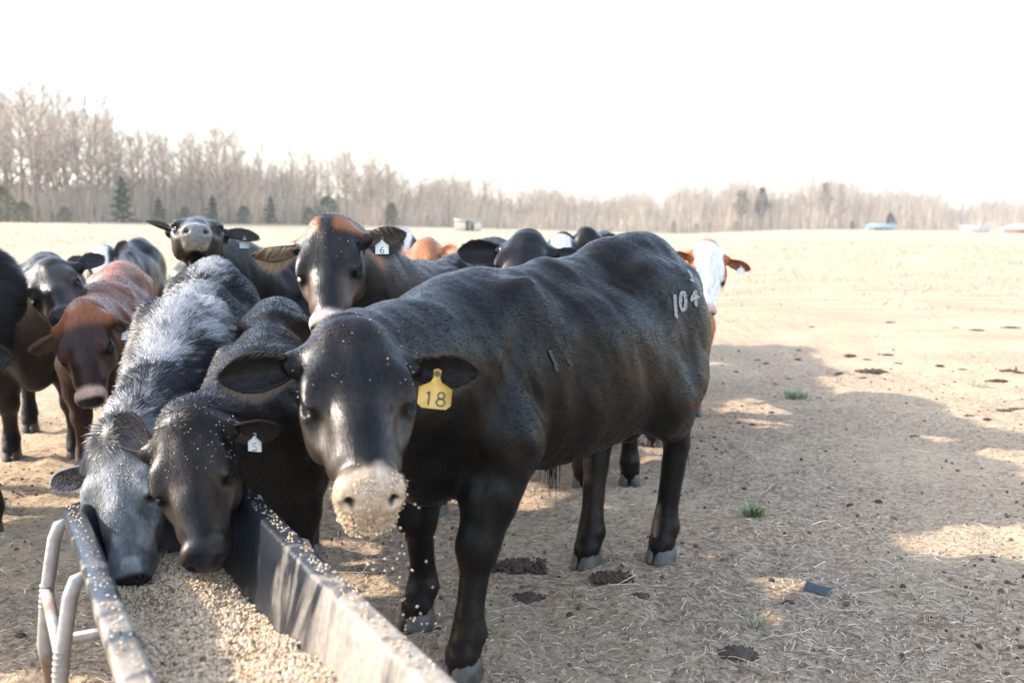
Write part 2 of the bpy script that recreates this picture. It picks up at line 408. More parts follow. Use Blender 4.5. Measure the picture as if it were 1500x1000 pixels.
def make_tag(parent, top, size, face, up, mat, text, ink, yellow=False, lab=None):
    """ear tag: top = point where it is pierced; face = direction of its face"""
    z = nrm(up); y = nrm(np.asarray(face) - np.dot(face, z) * z); x = np.cross(z, y)   # x = reader's right
    if yellow: out = [(-.12, .05), (-.10, -.18), (-.17, -.32), (-.5, -.5), (-.5, -1.0), (-.36, -1.12), (.36, -1.12), (.5, -1.0), (.5, -.5), (.17, -.32), (.10, -.18), (.12, .05), (0, .1)]
    else: out = [(-.10, .05), (-.10, -.25), (-.5, -.55), (-.5, -1.2), (.5, -1.2), (.5, -.55), (.10, -.25), (.10, .05)]
    A = Acc(); n = len(out); th = .0022
    P = np.array([top + size * (a * x + b * z) for a, b in out])
    bend = lambda q: q
    V = np.vstack([P + y * th, P - y * th]); cen = P.mean(0)
    V = np.vstack([V, cen + y * th, cen - y * th]); i = np.arange(n); j = (i + 1) % n
    A.add(V, np.stack([i, j, n + j, n + i], 1), np.vstack([np.stack([np.full(n, 2 * n), i, j], 1), np.stack([np.full(n, 2 * n + 1), n + j, n + i], 1)]))
    o = link('ear_tag', A.mesh('ear_tag', False), mat, parent)
    if lab: o['label'] = lab
    B = Acc(); c = top - z * size * .06
    a = np.linspace(0, 2 * math.pi, 11)[:-1]; rr = size * .085
    V = np.array([c + y * (th + .003) + rr * (math.cos(t) * x + math.sin(t) * z) for t in a] + [c + rr * (math.cos(t) * x + math.sin(t) * z) for t in a] + [c + y * (th + .004)])
    i = np.arange(10); j = (i + 1) % 10
    B.add(V, np.stack([i, j, 10 + j, 10 + i], 1), np.stack([np.full(10, 20), i, j], 1))
    link('tag_button', B.mesh('tag_button'), ink, o)
    if text:
        C = Acc(); w_ = size * .40 if len(text) > 1 else size * .5; h_ = size * .42 if yellow else size * .5
        for q, ch in enumerate(text):
            ox = (q - (len(text) - 1) / 2) * w_ * .95
            for st in DIG[ch]:
                ribbon3(C, [top + y * (th + .0006) + x * (ox + (u - .5) * w_) + z * (-size * (1.02 if yellow else 1.14) + v * h_) for u, v in st], size * .055, y)
        link('tag_number', C.mesh('tag_number', False), ink, o)

def ear_mesh(base, axis, open_, L, Wd, n=16, m=11, col_out=None, curl=.15):
    """leaf shaped cup; returns V, Q and parametric t, side"""
    X = nrm(axis); Zo = nrm(np.asarray(open_) - np.dot(open_, X) * X); Yo = np.cross(Zo, X)
    Vo = []; Vi = []; tt = []
    for i in range(n + 1):
        t = i / n
        wdt = Wd * (.30 + .75 * math.sin(math.pi * min(t, 1) ** .80) ** .9 * (1 - .12 * t)) * (1 - t ** 5) ** .8 + .001
        wdt = Wd * np.interp(t, [0, .12, .3, .5, .7, .85, .95, 1], [.36, .46, .78, 1.0, .96, .70, .38, .04])
        ang = np.interp(t, [0, .25, .6, 1], [2.8, 2.3, 1.65, .9])
        r = wdt / (2 * math.sin(min(ang, math.pi) / 2) + 1e-6) if ang < math.pi else wdt / 2
        c = base + X * L * t + Zo * (r * math.cos(ang / 2) * -1 + 0) - Zo * .0 + Yo * curl * L * (t * t) * 0
        c = base + X * L * t + Zo * (curl * L * t * t)
        th = .006 * (1 - .7 * t)
        for j in range(m + 1):
            a = (j / m - .5) * ang
            off = Yo * (r * math.sin(a)) + Zo * (r * (1 - math.cos(a)))
            nn = -Zo * math.cos(a) + Yo * math.sin(a)
            Vo.append(c + off + nn * th); Vi.append(c + off - nn * th * .3); tt.append(t)
    Vo = np.array(Vo); Vi = np.array(Vi); k = m + 1
    i, j = np.meshgrid(np.arange(n), np.arange(m), indexing='ij'); i = i.ravel(); j = j.ravel()
    q = np.stack([i * k + j, (i + 1) * k + j, (i + 1) * k + j + 1, i * k + j + 1], 1)
    N = len(Vo); Q = [q, q[:, ::-1] + N]
    ii = np.arange(n)
    Q.append(np.stack([ii * k, ii * k + N, (ii + 1) * k + N, (ii + 1) * k], 1))
    Q.append(np.stack([ii * k + m, (ii + 1) * k + m, (ii + 1) * k + m + N, ii * k + m + N], 1))
    jj = np.arange(m)
    Q.append(np.stack([n * k + jj, n * k + jj + N, n * k + jj + 1 + N, n * k + jj + 1], 1))
    return np.vstack([Vo, Vi]), np.concatenate(Q), np.array(tt + tt), np.concatenate([np.zeros(N), np.ones(N)])

def hairs(V, F, N, C, count, length, width, dirf, lift, jit, rng, mask=None, cjit=.45, lenf=None):
    """flat tapered hairs rooted on the surface; dirf(p,n)->directions"""
    tri = np.vstack([F[:, [0, 1, 2]], F[:, [0, 2, 3]]]) if F.shape[1] == 4 else F
    ar = np.linalg.norm(np.cross(V[tri[:, 1]] - V[tri[:, 0]], V[tri[:, 2]] - V[tri[:, 0]]), axis=1)
    if mask is not None: ar = ar * mask[tri[:, 0]]
    cs = np.cumsum(ar); pick = np.searchsorted(cs, rng.random(count) * cs[-1]).clip(0, len(tri) - 1)
    u = rng.random(count); v = rng.random(count); fl = u + v > 1; u[fl] = 1 - u[fl]; v[fl] = 1 - v[fl]
    t = tri[pick]; w0 = (1 - u - v)[:, None]; u = u[:, None]; v = v[:, None]
    mixv = lambda A: A[t[:, 0]] * w0 + A[t[:, 1]] * u + A[t[:, 2]] * v
    P = mixv(V); n = mixv(N); n /= np.linalg.norm(n, axis=1)[:, None] + 1e-9; c = mixv(C)
    d = dirf(P, n)
    cl = np.stack([noise3(P, 14, 50 + i) - .5 for i in range(3)], 1) * jit * 2.2
    d = d / (np.linalg.norm(d, axis=1)[:, None] + 1e-9) + cl + (rng.random((count, 3)) - .5) * jit
    d -= (d * n).sum(1)[:, None] * n; d /= np.linalg.norm(d, axis=1)[:, None] + 1e-9
    L = (length * (.6 + .8 * rng.random(count)))[:, None]
    if lenf is not None: L = L * lenf(P)[:, None]
    lf = (lift * (.4 + 1.2 * rng.random(count)))[:, None]
    S = np.cross(n, d) * (width * .5)
    mid = P + d * L * .5 + n * L * lf * .55; tip = P + d * L * .96 + n * L * lf * .75
    P0 = P - n * .002
    Vh = np.stack([P0 - S, P0 + S, mid + S * .8, mid - S * .8, tip], 1).reshape(-1, 3)
    b = np.arange(count)[:, None] * 5
    T = np.concatenate([b + np.array([[0, 1, 2]]), b + np.array([[0, 2, 3]]), b + np.array([[3, 2, 4]])])
    cc = c * (1 + (rng.random((count, 1)) - .5) * 2 * cjit) + np.array([.006, .0055, .005]) * rng.random((count, 1)) ** 4
    return Vh, T, np.repeat(cc, 5, axis=0)

def claw(A, c, fwd, side, s, sg):
    """one half of a cloven hoof"""
    R = []
    z = np.array([0, 0, 1.])
    outl = [(-.035, .006), (-.038, .028), (-.01, .040), (.03, .034), (.055, .014), (.052, .004), (.0, .003)]
    top = [(-.030, .005), (-.032, .024), (-.012, .035), (.014, .031), (.028, .014), (.026, .004), (.0, .003)]
    n = len(outl); V = []
    for zz, O in ((0., outl), (.02, [(a * .98, b) for a, b in outl]), (.062, top), (.074, [(a * .8 - .003, b * .85) for a, b in top])):
        for a, b in O: V.append(c + fwd * a * s * 1.05 + side * sg * b * s * 1.1 + z * zz * s * 1.05)
    V = np.array(V); Q = []
    for k in range(3):
        for i in range(n):
            j = (i + 1) % n; q = [k * n + i, k * n + j, (k + 1) * n + j, (k + 1) * n + i]
            Q.append(q if sg < 0 else q[::-1])
    V = np.vstack([V, V[3 * n:].mean(0), V[:n].mean(0)]); Tt = []
    for i in range(n):
        j = (i + 1) % n; t = [4 * n, 3 * n + i, 3 * n + j]; t2 = [4 * n + 1, j, i]
        Tt.append(t if sg < 0 else t[::-1]); Tt.append(t2 if sg < 0 else t2[::-1])
    A.add(V, np.array(Q), np.array(Tt))

def sphere(c, r, n=10, R=None):
    """ellipsoid as arrays"""
    r = np.asarray(r, float) * np.ones(3); V = []; Q = []
    m = n * 2
    for i in range(n + 1):
        th = math.pi * i / n
        for j in range(m):
            ph = 2 * math.pi * j / m; V.append((math.sin(th) * math.cos(ph), math.sin(th) * math.sin(ph), math.cos(th)))
    V = np.array(V) * r
    if R is not None: V = V @ np.asarray(R).T
    V = V + c
    for i in range(n):
        for j in range(m):
            k = (j + 1) % m; Q.append((i * m + j, (i + 1) * m + j, (i + 1) * m + k, i * m + k))
    return V, np.array(Q)

BUILT = {}
def make_cow(name, label, cat, center, head_dir, s, poll, muzzle, zhint, coat, seed, wf=1., hs=1., res=.011, fine=None,
             feet=None, ears=None, tags=(), fur=(0, .02, .002, .35), mouth_open=0., neck_k=.10, group='herd of cattle gathered at the feed trough',
             nw=1., ear_fringe=0, ear_col=None, male=False, dusty=False, tail_y=0., nose='dark', legs=True, hump=0., hz=1.):
    t0 = time.time(); rng = np.random.default_rng(seed + 100)
    cx, cy = center; f = nrm([head_dir[0], head_dir[1], 0]); l = np.array([-f[1], f[0], 0]); up = np.array([0, 0, 1.])
    gz = float(terrain(cx, cy))
    O = np.array([cx, cy, gz]); B = np.stack([f, l, up], 1)               # body axes as columns
    toL = lambda p: (np.asarray(p) - O) @ B
    S = s
    poll = toL(poll); muz = toL(muzzle)
    HX = nrm(muz - poll); hl = np.linalg.norm(muz - poll) if hs is None else .5 * hs
    zh = np.cross(HX, nrm(np.cross([0, 0, 1.], HX))) if isinstance(zhint, str) else np.asarray(zhint) @ B; HZ = nrm(zh - np.dot(zh, HX) * HX); HY = np.cross(HZ, HX)
    HR = np.stack([HX, HY, HZ], 1); k_ = hl / .5
    hp = lambda x, y, z: poll + HR @ (np.array([x, y, z]) * k_)
    pts = [poll, muz, poll + HR @ (np.array([0.03, .16, -.1]) * k_), poll + HR @ (np.array([0.03, -.16, -.1]) * k_)]
    lo = np.array([-1.02 * S, -.42 * S * max(wf, .9), .02]); hi = np.array([.95 * S, .42 * S * max(wf, .9), 1.55 * S * hz])
    lo = np.minimum(lo, np.min(pts, 0) - .16); hi = np.maximum(hi, np.max(pts, 0) + .16); lo[2] = .02
    ff = None
    if fine:
        ff = (np.min([poll, muz], 0) - np.array([.17] * 3) * k_, np.max([poll, muz], 0) + np.array([.17] * 3) * k_, fine)
    g = SDF(lo, hi, res, ff)
    E = lambda x, y, z, rx, ry, rz, k=.08, R=None, op='+': g.ell((x * S, y * S * wf, z * S * hz), (rx * S, ry * S * wf, rz * S * hz), R, k, op)
    Cn = lambda a, b, ra, rb, k=.06: g.cone(np.array(a) * (S, S * wf, S * hz), np.array(b) * (S, S * wf, S * hz), ra * S, rb * S, k)
    def tilt(ang):
        c, s_ = math.cos(ang), math.sin(ang); return np.array([[c, 0, s_], [0, 1, 0], [-s_, 0, c]])
    # trunk
    E(.14, 0, .875, .54, .275, .325, .12); E(-.16, 0, .87, .50, .305, .315, .12)
    E(-.18, 0, .80, .42, .26, .26, .1)
    E(.50, 0, .86, .24, .21, .31, .12); E(.58, 0, .66, .15, .11, .17, .10)
    Cn((.40, 0, 1.135), (-.05, 0, 1.145), .075, .07, .12); Cn((-.05, 0, 1.145), (-.60, 0, 1.25), .07, .085, .12)
    E(-.56, 0, 1.05, .31, .225, .24, .10)
    Cn((-.35, 0, 1.20), (-.72, 0, 1.20), .09, .08, .10)
    for sg in (1, -1):
        E(-.42, sg * .17, 1.165, .12, .065, .075, .10)
        E(-.77, sg * .10, 1.10, .08, .06, .08, .09)
        E(-.10, sg * .20, 1.01, .30, .06, .10, .10)
        E(.36, sg * .165, .95, .15, .085, .27, .08, tilt(-.25))
        E(.46, sg * .195, .76, .15, .085, .15, .045, tilt(.3))
        E(-.57, sg * .182, .90, .225, .112, .30, .07, tilt(-.10))
        E(-.42, sg * .22, .76, .11, .075, .20, .06, tilt(.35))
        # hollow before the hip and behind the shoulder
        E(-.27, sg * .33, 1.14, .12, .055, .085, .07, tilt(.3), '-')
        E(.17, sg * .325, .80, .045, .045, .30, .06, tilt(-.15), '-')
        E(-.48, sg * .34, 1.03, .07, .045, .13, .06, None, '-')
        # rib swell
        E(.47, sg * .275, 1.00, .035, .04, .20, .06, tilt(-.55), '-')
        E(.33, sg * .285, .74, .02, .03, .14, .05, tilt(.5), '-')
    # neck
    Nn = hp(-.03, 0, -.10); Th = hp(.10, 0, -.19)
    A1 = np.array([.42 * S, 0, 1.01 * S * hz]); A2 = np.array([.54 * S, 0, .86 * S * hz])
    g.cone(A1, Nn, .185 * S * (.75 + .25 * wf) * nw, .095 * k_, neck_k); g.cone(A2, Th, .185 * S * (.75 + .25 * wf) * nw, .075 * k_, neck_k)
    g.cone((A1 + A2) / 2, (Nn + Th) / 2, .20 * S * (.75 + .25 * wf) * nw, .10 * k_, neck_k)
    if hump: g.ell(A1 * .55 + Nn * .45 + np.array([0, 0, .06 * S]), (.2 * S, .11 * S, .12 * S), None, .1)
    # dewlap
    g.cone(Th * .6 + A2 * .4 + np.array([0, 0, -.11 * S]), np.array([.62 * S, 0, .58 * S * hz]), .03, .05, .08)
    # tail
    Tl = [(-.74, 0, 1.19), (-.90 + abs(tail_y) * .3, tail_y * .4, 1.08), (-.93 + abs(tail_y) * .8, tail_y, .85), (-.91 + abs(tail_y) * 1.2, .01 + tail_y * 1.2, .62)]
    for a, b, ra, rb in zip(Tl[:-1], Tl[1:], (.045, .028, .02), (.03, .02, .016)): Cn(a, b, ra, rb, .03)
    # legs
    if feet is None: feet = [(.50, .17), (.44, -.17), (-.66, .15), (-.54, -.15)]
    hoof_spots = []
    for q, (fx, fy) in enumerate(feet):
        sg = 1 if q % 2 == 0 else -1
        F_ = np.array([fx, fy, 0.])
        if q < 2:
            el = np.array([.42, sg * .185, .70]); kn = np.array([.47 * .45 + fx * .55, sg * .17 * .4 + fy * .6, .385]); fe = np.array([fx - .015, fy, .135]); pa = np.array([fx + .015, fy, .075])
            Cn(el, el * .5 + kn * .5, .125, .092, .06); Cn(el * .5 + kn * .5, kn, .088, .060, .04)
            E(kn[0] + .012, kn[1] / 1, kn[2], .062, .060 / wf, .070, .03)
            Cn(kn, fe + (0, 0, .05), .052, .041, .03); Cn(fe + (0, 0, .05), fe, .043, .052, .02); Cn(fe, pa, .052, .050, .02); Cn(pa, pa + (.008, 0, -.025), .050, .048, .02)
        else:
            st = np.array([-.46, sg * .20, .70]); hk = np.array([fx * .9 - .11, sg * .17 * .3 + fy * .7, .50]); fe = np.array([fx - .01, fy, .14]); pa = np.array([fx + .02, fy, .075])
            Cn((-.57, sg * .18, .76), hk + (.06, 0, .10), .125, .074, .08)
            Cn(st, hk + (.03, 0, .06), .12, .062, .07)
            E(hk[0] - .01, hk[1], hk[2] + .02, .060, .048 / wf, .075, .03, tilt(-.2))
            Cn(hk + (-.035, 0, .05), hk + (-.02, 0, .13), .022, .014, .04)
            Cn(hk + (.0, 0, -.02), fe + (0, 0, .05), .054, .043, .03); Cn(fe + (0, 0, .05), fe, .045, .054, .02); Cn(fe, pa, .054, .050, .02); Cn(pa, pa + (.008, 0, -.025), .050, .048, .02)
        Cn(fe + (-.042, .018, -.005), fe + (-.058, .02, -.022), .013, .009, .008); Cn(fe + (-.042, -.018, -.005), fe + (-.058, -.02, -.022), .013, .009, .008)
        hoof_spots.append((pa[0] * S + .003, pa[1] * S * wf))
    if male:
        Cn((.02, 0, .56), (-.12, 0, .535), .05, .035, .06)
        E(-.50, .02, .60, .07, .06, .085, .05)
    # head
    he = lambda x, y, z, rx, ry, rz, k=.03, op='+', rot=None: g.ell(hp(x, y, z), np.array([rx, ry, rz]) * k_, HR if rot is None else HR @ rot, k * k_, op)
    hc = lambda a, b, ra, rb, k=.03, op='+': g.cone(hp(*a), hp(*b), ra * k_, rb * k_, k * k_, op)
    he(.085, 0, -.085, .125, .125, .095, .04)
    he(.005, 0, -.040, .055, .075, .045, .045)                    # poll
    he(.13, 0, -.055, .12, .105, .052, .04)                       # forehead
    for sg in (1, -1):
        he(.165, sg * .104, -.046, .055, .034, .032, .035)         # brow
        he(.200, sg * .120, -.040, .042, .016, .013, .014)
        he(.207, sg * .104, -.070, .046, .030, .028, .02)         # eye bulge
        he(.17, sg * .088, -.160, .120, .045, .080, .045)         # masseter
        hc((.21, sg * .088, -.105), (.36, sg * .056, -.105), .036, .032, .05)   # facial crest
        hc((.24, sg * .035, -.165), (.43, sg * .035, -.150), .035, .030, .04)
        bx_ = ((ears[0 if sg > 0 else 1] or {}).get('bx', .035) if ears else .035); hc((bx_ - .005, sg * .095, -.085), (bx_, sg * .145, -.085), .048, .034, .035)   # ear root
    hc((.14, 0, -.062), (.28, 0, -.078), .068, .058, .05); hc((.28, 0, -.078), (.43, 0, -.092), .060, .056, .05)   # nasal bridge
    R_ = np.eye(3)
    he(.463, 0, -.100, .050, .068, .056, .03)                     # muzzle
    he(.458, .045, -.088, .038, .030, .038, .03); he(.458, -.045, -.088, .038, .030, .038, .03)
    jaw = mouth_open
    cj, sj = math.cos(jaw), math.sin(jaw)
    def jp(x, z):   # rotates the lower jaw about its joint
        dx, dz = x - .12, z + .13; return .12 + dx * cj + dz * sj, -.13 + dz * cj - dx * sj
    a = jp(.16, -.20); b = jp(.40, -.175); c_ = jp(.455, -.155)
    hc((a[0], 0, a[1]), (b[0], 0, b[1]), .050, .036, .05 if not jaw else .03)
    he(c_[0], 0, c_[1], .040, .050, .028, .022)
    if not jaw:
        hc((.10, 0, -.20), (.30, 0, -.185), .055, .045, .05)
        he(.50, 0, -.143, .05, .085, .0045, .008, '-'); 
        for sg in (1, -1): hc((.49, sg * .065, -.143), (.41, sg * .073, -.150), .005, .004, .01, '-')
    for sg in (1, -1):
        he(.315, sg * .108, -.070, .075, .020, .026, .035, '-'); he(.175, sg * .040, .022, .09, .03, .016, .04, '-')
    # philtrum, nostrils, eye openings
    hc((.516, 0, -.08), (.512, 0, -.13), .003, .003, .012, '-')
    for sg in (1, -1):
        he(.504, sg * .046, -.076, .024, .018, .012, .008, '-', np.array([[1, 0, 0], [0, .8, -.6 * sg], [0, .6 * sg, .8]]))
        he(.498, sg * .060, -.090, .018, .013, .009, .008, '-')
        he(.214, sg * .136, -.064, .030, .024, .014, .009, '-')
    V, F = g.extract(); V = relax(V, F, 2, .5)
    N = vnormals(V, F); h0 = ((V - poll) @ HR) / k_; onb = 1 - .75 * ((h0[:, 0] > -.05) & (np.abs(h0[:, 1]) < .3) & (h0[:, 2] > -.36))
    q0 = V @ np.array([[.88, 0, .48], [0, 1, 0], [-.48, 0, .88]]) * np.array([2.2, 1, 1])
    V = V + N * ((fbm(q0, 4.5, 2, seed) - .5) * .026 + (fbm(q0, 13, 2, seed + 3) - .5) * .0045)[:, None] * onb[:, None] * sstep(.2, .5, V[:, 2])[:, None]
    N = vnormals(V, F)
    nb = len(V)
    Hh = ((V - poll) @ HR) / k_
    hw = sstep(-.10, .0, Hh[:, 0] + .25 * np.minimum(0, Hh[:, 2] + .12)) * sstep(-.36, -.26, Hh[:, 2]) * (np.abs(Hh[:, 1]) < .3)
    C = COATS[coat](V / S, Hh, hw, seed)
    # nose pad and inner nostrils
    pad = hw * sstep(.470, .488, Hh[:, 0] - .12 * (Hh[:, 2] + .09)) * sstep(-.140, -.13, Hh[:, 2]) * (1 - sstep(.066, .074, np.abs(Hh[:, 1])))
    pc = np.array([.02, .02, .024]) if nose == 'dark' else np.array([.20, .19, .18]) if nose == 'grey' else np.array([.5, .3, .26])
    C = C * (1 - pad[:, None]) + pc * pad[:, None]
    if dusty:
        du = hw * sstep(.40, .46, Hh[:, 0] + .05 * (noise3(Hh, 40, 9) - .5)) * (Hh[:, 2] > -.2); C = C * (1 - du[:, None]) + np.array([.46, .35, .245]) * du[:, None]; mo = hw * (np.abs(Hh[:, 2] + .143 + .01 * np.cos(Hh[:, 1] * 40)) < .009) * (Hh[:, 0] > .44) * (np.abs(Hh[:, 1]) < .07); C = C * (1 - mo[:, None]) + np.array([.08, .045, .03]) * mo[:, None]
    for sg in (1, -1):
        dn = np.linalg.norm((Hh - np.array([.496, sg * .05, -.081])) / np.array([.022, .015, .013]), axis=1)
        wn = (1 - sstep(.7, 1.15, dn)) * hw; C = C * (1 - wn[:, None]) + .004 * wn[:, None]
        de = np.linalg.norm((Hh - np.array([.214, sg * .122, -.068])) / np.array([.055, .042, .032]), axis=1)
        we = (1 - sstep(.6, 1.2, de)) * hw * .95; C = C * (1 - we[:, None]) + np.array([.005, .004, .004]) * we[:, None]  # shade of the eye hollow painted into the coat round each eye
    # ears
    cnt, ln, wd, lift = fur
    if ears is None: ears = [dict(), dict()]
    Vs, Qs, Cs = [V], [F], [C]; nn_ = nb; earpts = []
    HV = Acc()
    for q, e in enumerate(ears):
        if e is None: earpts.append(None); continue
        sg = 1 if q == 0 else -1
        ax = HR @ nrm(e.get('axis', (.10, sg * 1., -.10)) if 'axis' in e else (.06, sg * 1., -.12))
        op = HR @ np.array(e.get('open', (.45, 0, .9)))
        L = e.get('L', .20) * k_; Wd = e.get('W', .105) * k_
        ev, eq, et, es = ear_mesh(hp(e.get('bx', .035), sg * .125, -.085), ax, op, L, Wd, curl=e.get('curl', .12))
        co = np.array(e.get('col', ear_col if ear_col is not None else C[np.argmin(((V - hp(.06, sg * .1, -.03)) ** 2).sum(1))]))
        ci = np.array(e.get('inner', co * 1.6 + .008))
        ec = co * (1 - es[:, None]) + ci * es[:, None]
        Vs.append(ev); Qs.append(eq + nn_); Cs.append(ec); nn_ += len(ev)
        earpts.append((hp(e.get('bx', .035), sg * .125, -.085), ax, L, nrm(op - np.dot(op, ax) * ax), Wd))
        if cnt:
            en = vnormals(ev, eq)
            eh, et_, ecl = hairs(ev, eq, en, ec, 2600, .016 * k_, .0013, lambda p, n, ax=ax: np.broadcast_to(ax, p.shape) + np.array([0, 0, -.25]), .5, .5, rng)
            HV.add(eh, None, et_, ecl.clip(.002, .9))
        # short rim hairs round the ear, longer if fringed
        n_ = 260 + ear_fringe
        k = 12; ring = []
        for i in range(n_):
            t = rng.random() * .95 + .03; side = 0 if rng.random() < .5 else 11
            if ear_fringe and rng.random() < .75: side = e.get('fringe_side', 0)
            ii = t * 16; i0 = int(ii); fr = ii - i0; base = ev[i0 * k + side] * (1 - fr) + ev[min(i0 + 1, 16) * k + side] * fr
            mid = ev[i0 * k + 5]; out = nrm(base - mid)
            ln = (.010 if not ear_fringe else e.get('fl', .045) * math.sin(math.pi * min(t * 1.05, 1)) + .01) * (.5 + rng.random()) * k_
            d = nrm(out * .6 + ax * .7 + (rng.random(3) - .5) * .7 + (np.array([0, 0, -.8]) if ear_fringe else 0))
            sd_ = nrm(np.cross(d, -toCam(base, O, B))) * .0010
            HV.add([base - sd_, base + sd_, base + d * ln], None, [[0, 1, 2]], np.array(e.get('fcol', co * 2 + .02)) * (.7 + .6 * rng.random()))
    root = bpy.data.objects.new(name, None); COL.objects.link(root); root.location = O
    root.rotation_euler = (0, 0, math.atan2(f[1], f[0])); root.empty_display_size = .2
    root['label'] = label; root['category'] = cat; root['group'] = group
    Vall = np.vstack(Vs); Call = np.vstack(Cs).clip(.001, .9)
    me = mesh_np('body', Vall, np.concatenate(Qs), True, Call)
    hh_ = ((Vall - poll) @ HR) / k_; onh = (hh_[:, 0] > -.05) & (np.abs(hh_[:, 1]) < .36) & (hh_[:, 2] > -.36); onl = (Vall[:, 2] / S < .62) & ~onh
    dd = np.array([-.88, 0, -.48]); ee = np.array([.48, 0, -.88]); fuv = np.stack([Vall @ dd, Vall @ ee, Vall[:, 1]], 1)
    fuv[onl] = Vall[onl][:, [2, 0, 1]]; fuv[onh] = hh_[onh]
    fa = me.attributes.new('fuv', 'FLOAT_VECTOR', 'POINT'); fa.data.foreach_set('vector', fuv.astype(np.float32).ravel())
    body = link('body', me, M_COAT, root)
    if jaw:
        ev, eq = sphere(hp(.36, 0, -.155), np.array([.10, .045, .022]) * k_, 8, HR); link('mouth_lining', mesh_np('mouth_lining', ev, eq), M_DARK, root)
        q_ = jp(.41, -.135); ev, eq = sphere(hp(q_[0], 0, q_[1] + .022), np.array([.075, .030, .012]) * k_, 8, HR); link('tongue', mesh_np('tongue', ev, eq), M_TONGUE, root)
    # eyes
    for sg in (1, -1):
        ev, eq = sphere(hp(.214, sg * .102, -.067), np.array([.025, .021, .022]) * k_, 9, HR)
        link('eye', mesh_np('eye', ev, eq), M_EYE, root)
    # hooves
    fz = np.array([1., 0, 0]); sz = np.array([0, 1., 0])
    for q, (hx, hy) in enumerate(hoof_spots):
        A = Acc()
        for sg in (1, -1): claw(A, np.array([hx, hy + sg * .002, -.016]), fz, sz, S * 1.32, sg)
        link('hoof', A.mesh('hoof'), M_HOOF, root)
    # tail switch
    A = Acc(); tb = np.array([(-.91 + abs(tail_y) * 1.2) * S, (.01 + tail_y * 1.2) * S * wf, .62 * S * hz])
    for i in range(160):
        o_ = (rng.random(3) - .5) * np.array([.03, .03, .08]); L_ = .18 + .22 * rng.random()
        p0 = tb + o_ + (0, 0, .05); p1 = p0 + np.array([(rng.random() - .5) * .10, (rng.random() - .5) * .10, -L_ * S])
        w_ = nrm(np.cross(p1 - p0, rng.random(3) - .5)) * .0025
        A.add([p0 - w_, p0 + w_, p1], None, [[0, 1, 2]], C[np.argmin(np.abs(V[:, 2] - .7))] * (.7 + .6 * rng.random()))
    link('tail_switch', A.mesh('tail_switch', False), M_FUR, root, kind='stuff')
    if male:
        A = Acc()
        for i in range(45):
            p0 = np.array([.0 - .1 * rng.random(), (rng.random() - .5) * .04, .50]) * S; L_ = .05 + .11 * rng.random()
            p1 = p0 + np.array([(rng.random() - .5) * .03, (rng.random() - .5) * .03, -L_]); w_ = nrm(np.cross(p1 - p0, rng.random(3) - .5)) * .0015
            A.add([p0 - w_, p0 + w_, p1], None, [[0, 1, 2]], BLK)
        link('belly_tuft', A.mesh('belly_tuft', False), M_FUR, root, kind='stuff')
    # coat hair
    cnt, ln, wd, lift = fur
    if cnt:
        def dirf(p, n):
            hh = ((p - poll) @ HR) / k_
            hw_ = sstep(-.08, .0, hh[:, 0]) * (np.abs(hh[:, 1]) < .3) * (hh[:, 2] > -.35)
            lw = (1 - sstep(.45, .75, p[:, 2] / S)) * (1 - hw_)
            d = np.array([-1., 0, -.55]) * (1 - hw_ - lw).clip(0, 1)[:, None] + np.array([0, 0, -1.]) * lw[:, None]
            hd = HX[None, :] * sstep(-.0, .08, hh[:, 0])[:, None] + HY[None, :] * np.sign(hh[:, 1:2]) * .5
            return d + hd * hw_[:, None]
        hmask = 1 - .93 * hw * sstep(.3, .42, Hh[:, 0]) - 0
        def lenf(p):
            hh = ((p - poll) @ HR) / k_
            on = sstep(-.02, .08, hh[:, 0]) * (np.abs(hh[:, 1]) < .3) * (hh[:, 2] > -.35)
            tuft = np.exp(-((hh[:, 0] + .01) / .05) ** 2 - (hh[:, 1] / .06) ** 2) * (hh[:, 2] > -.12)
            return 1 - (1 - min(1, .011 / ln)) * on + tuft * (.45 if ln > .015 else .3)
        hv, ht, hcol = hairs(V, F, N, C, cnt, ln, wd, dirf, lift, .22, rng, mask=hmask.clip(0.02, 1), lenf=lenf)
        hcol = hcol.clip(.002, .95)
        HV.add(hv, None, ht, hcol)
    # poll tuft
    link('coat_hair', HV.mesh('coat_hair', True), M_FUR, root, kind='stuff')
    info = dict(root=root, O=O, B=B, V=Vall, F=F, hp=hp, HR=HR, k=k_, ears=earpts, poll=poll, N=N, toW=lambda p: np.asarray(p) @ B.T + O, toL=toL)
    for tg in tags:
        eb, ax, L, on, Wd_ = earpts[tg['ear']]
        t_ = tg.get('t', .55)
        top = eb + ax * L * t_ + on * (.012 + .12 * L * t_ * t_) + np.array([0, 0, -.005])
        face = np.array([0, -1., .1]) if 'face' not in tg else np.array(tg['face'])
        top = top + nrm(face @ B) * .022
        make_tag(root, top, tg.get('size', .05), face @ B, np.array(tg.get('up', (0, 0, 1))) @ B, M_TAGY if tg.get('yellow') else M_TAGW, tg.get('text', ''), M_INK if tg.get('yellow') else M_INKD, tg.get('yellow', False), tg.get('label'))
    BUILT[name + str(seed)] = info
    print('%s seed %d verts %d  %.1fs' % (name, seed, len(V), time.time() - t0))
    return info
def toCam(p, O, B):
    q = np.asarray(p) @ B.T + O; return nrm((np.array([0, 0, H]) - q) @ B)
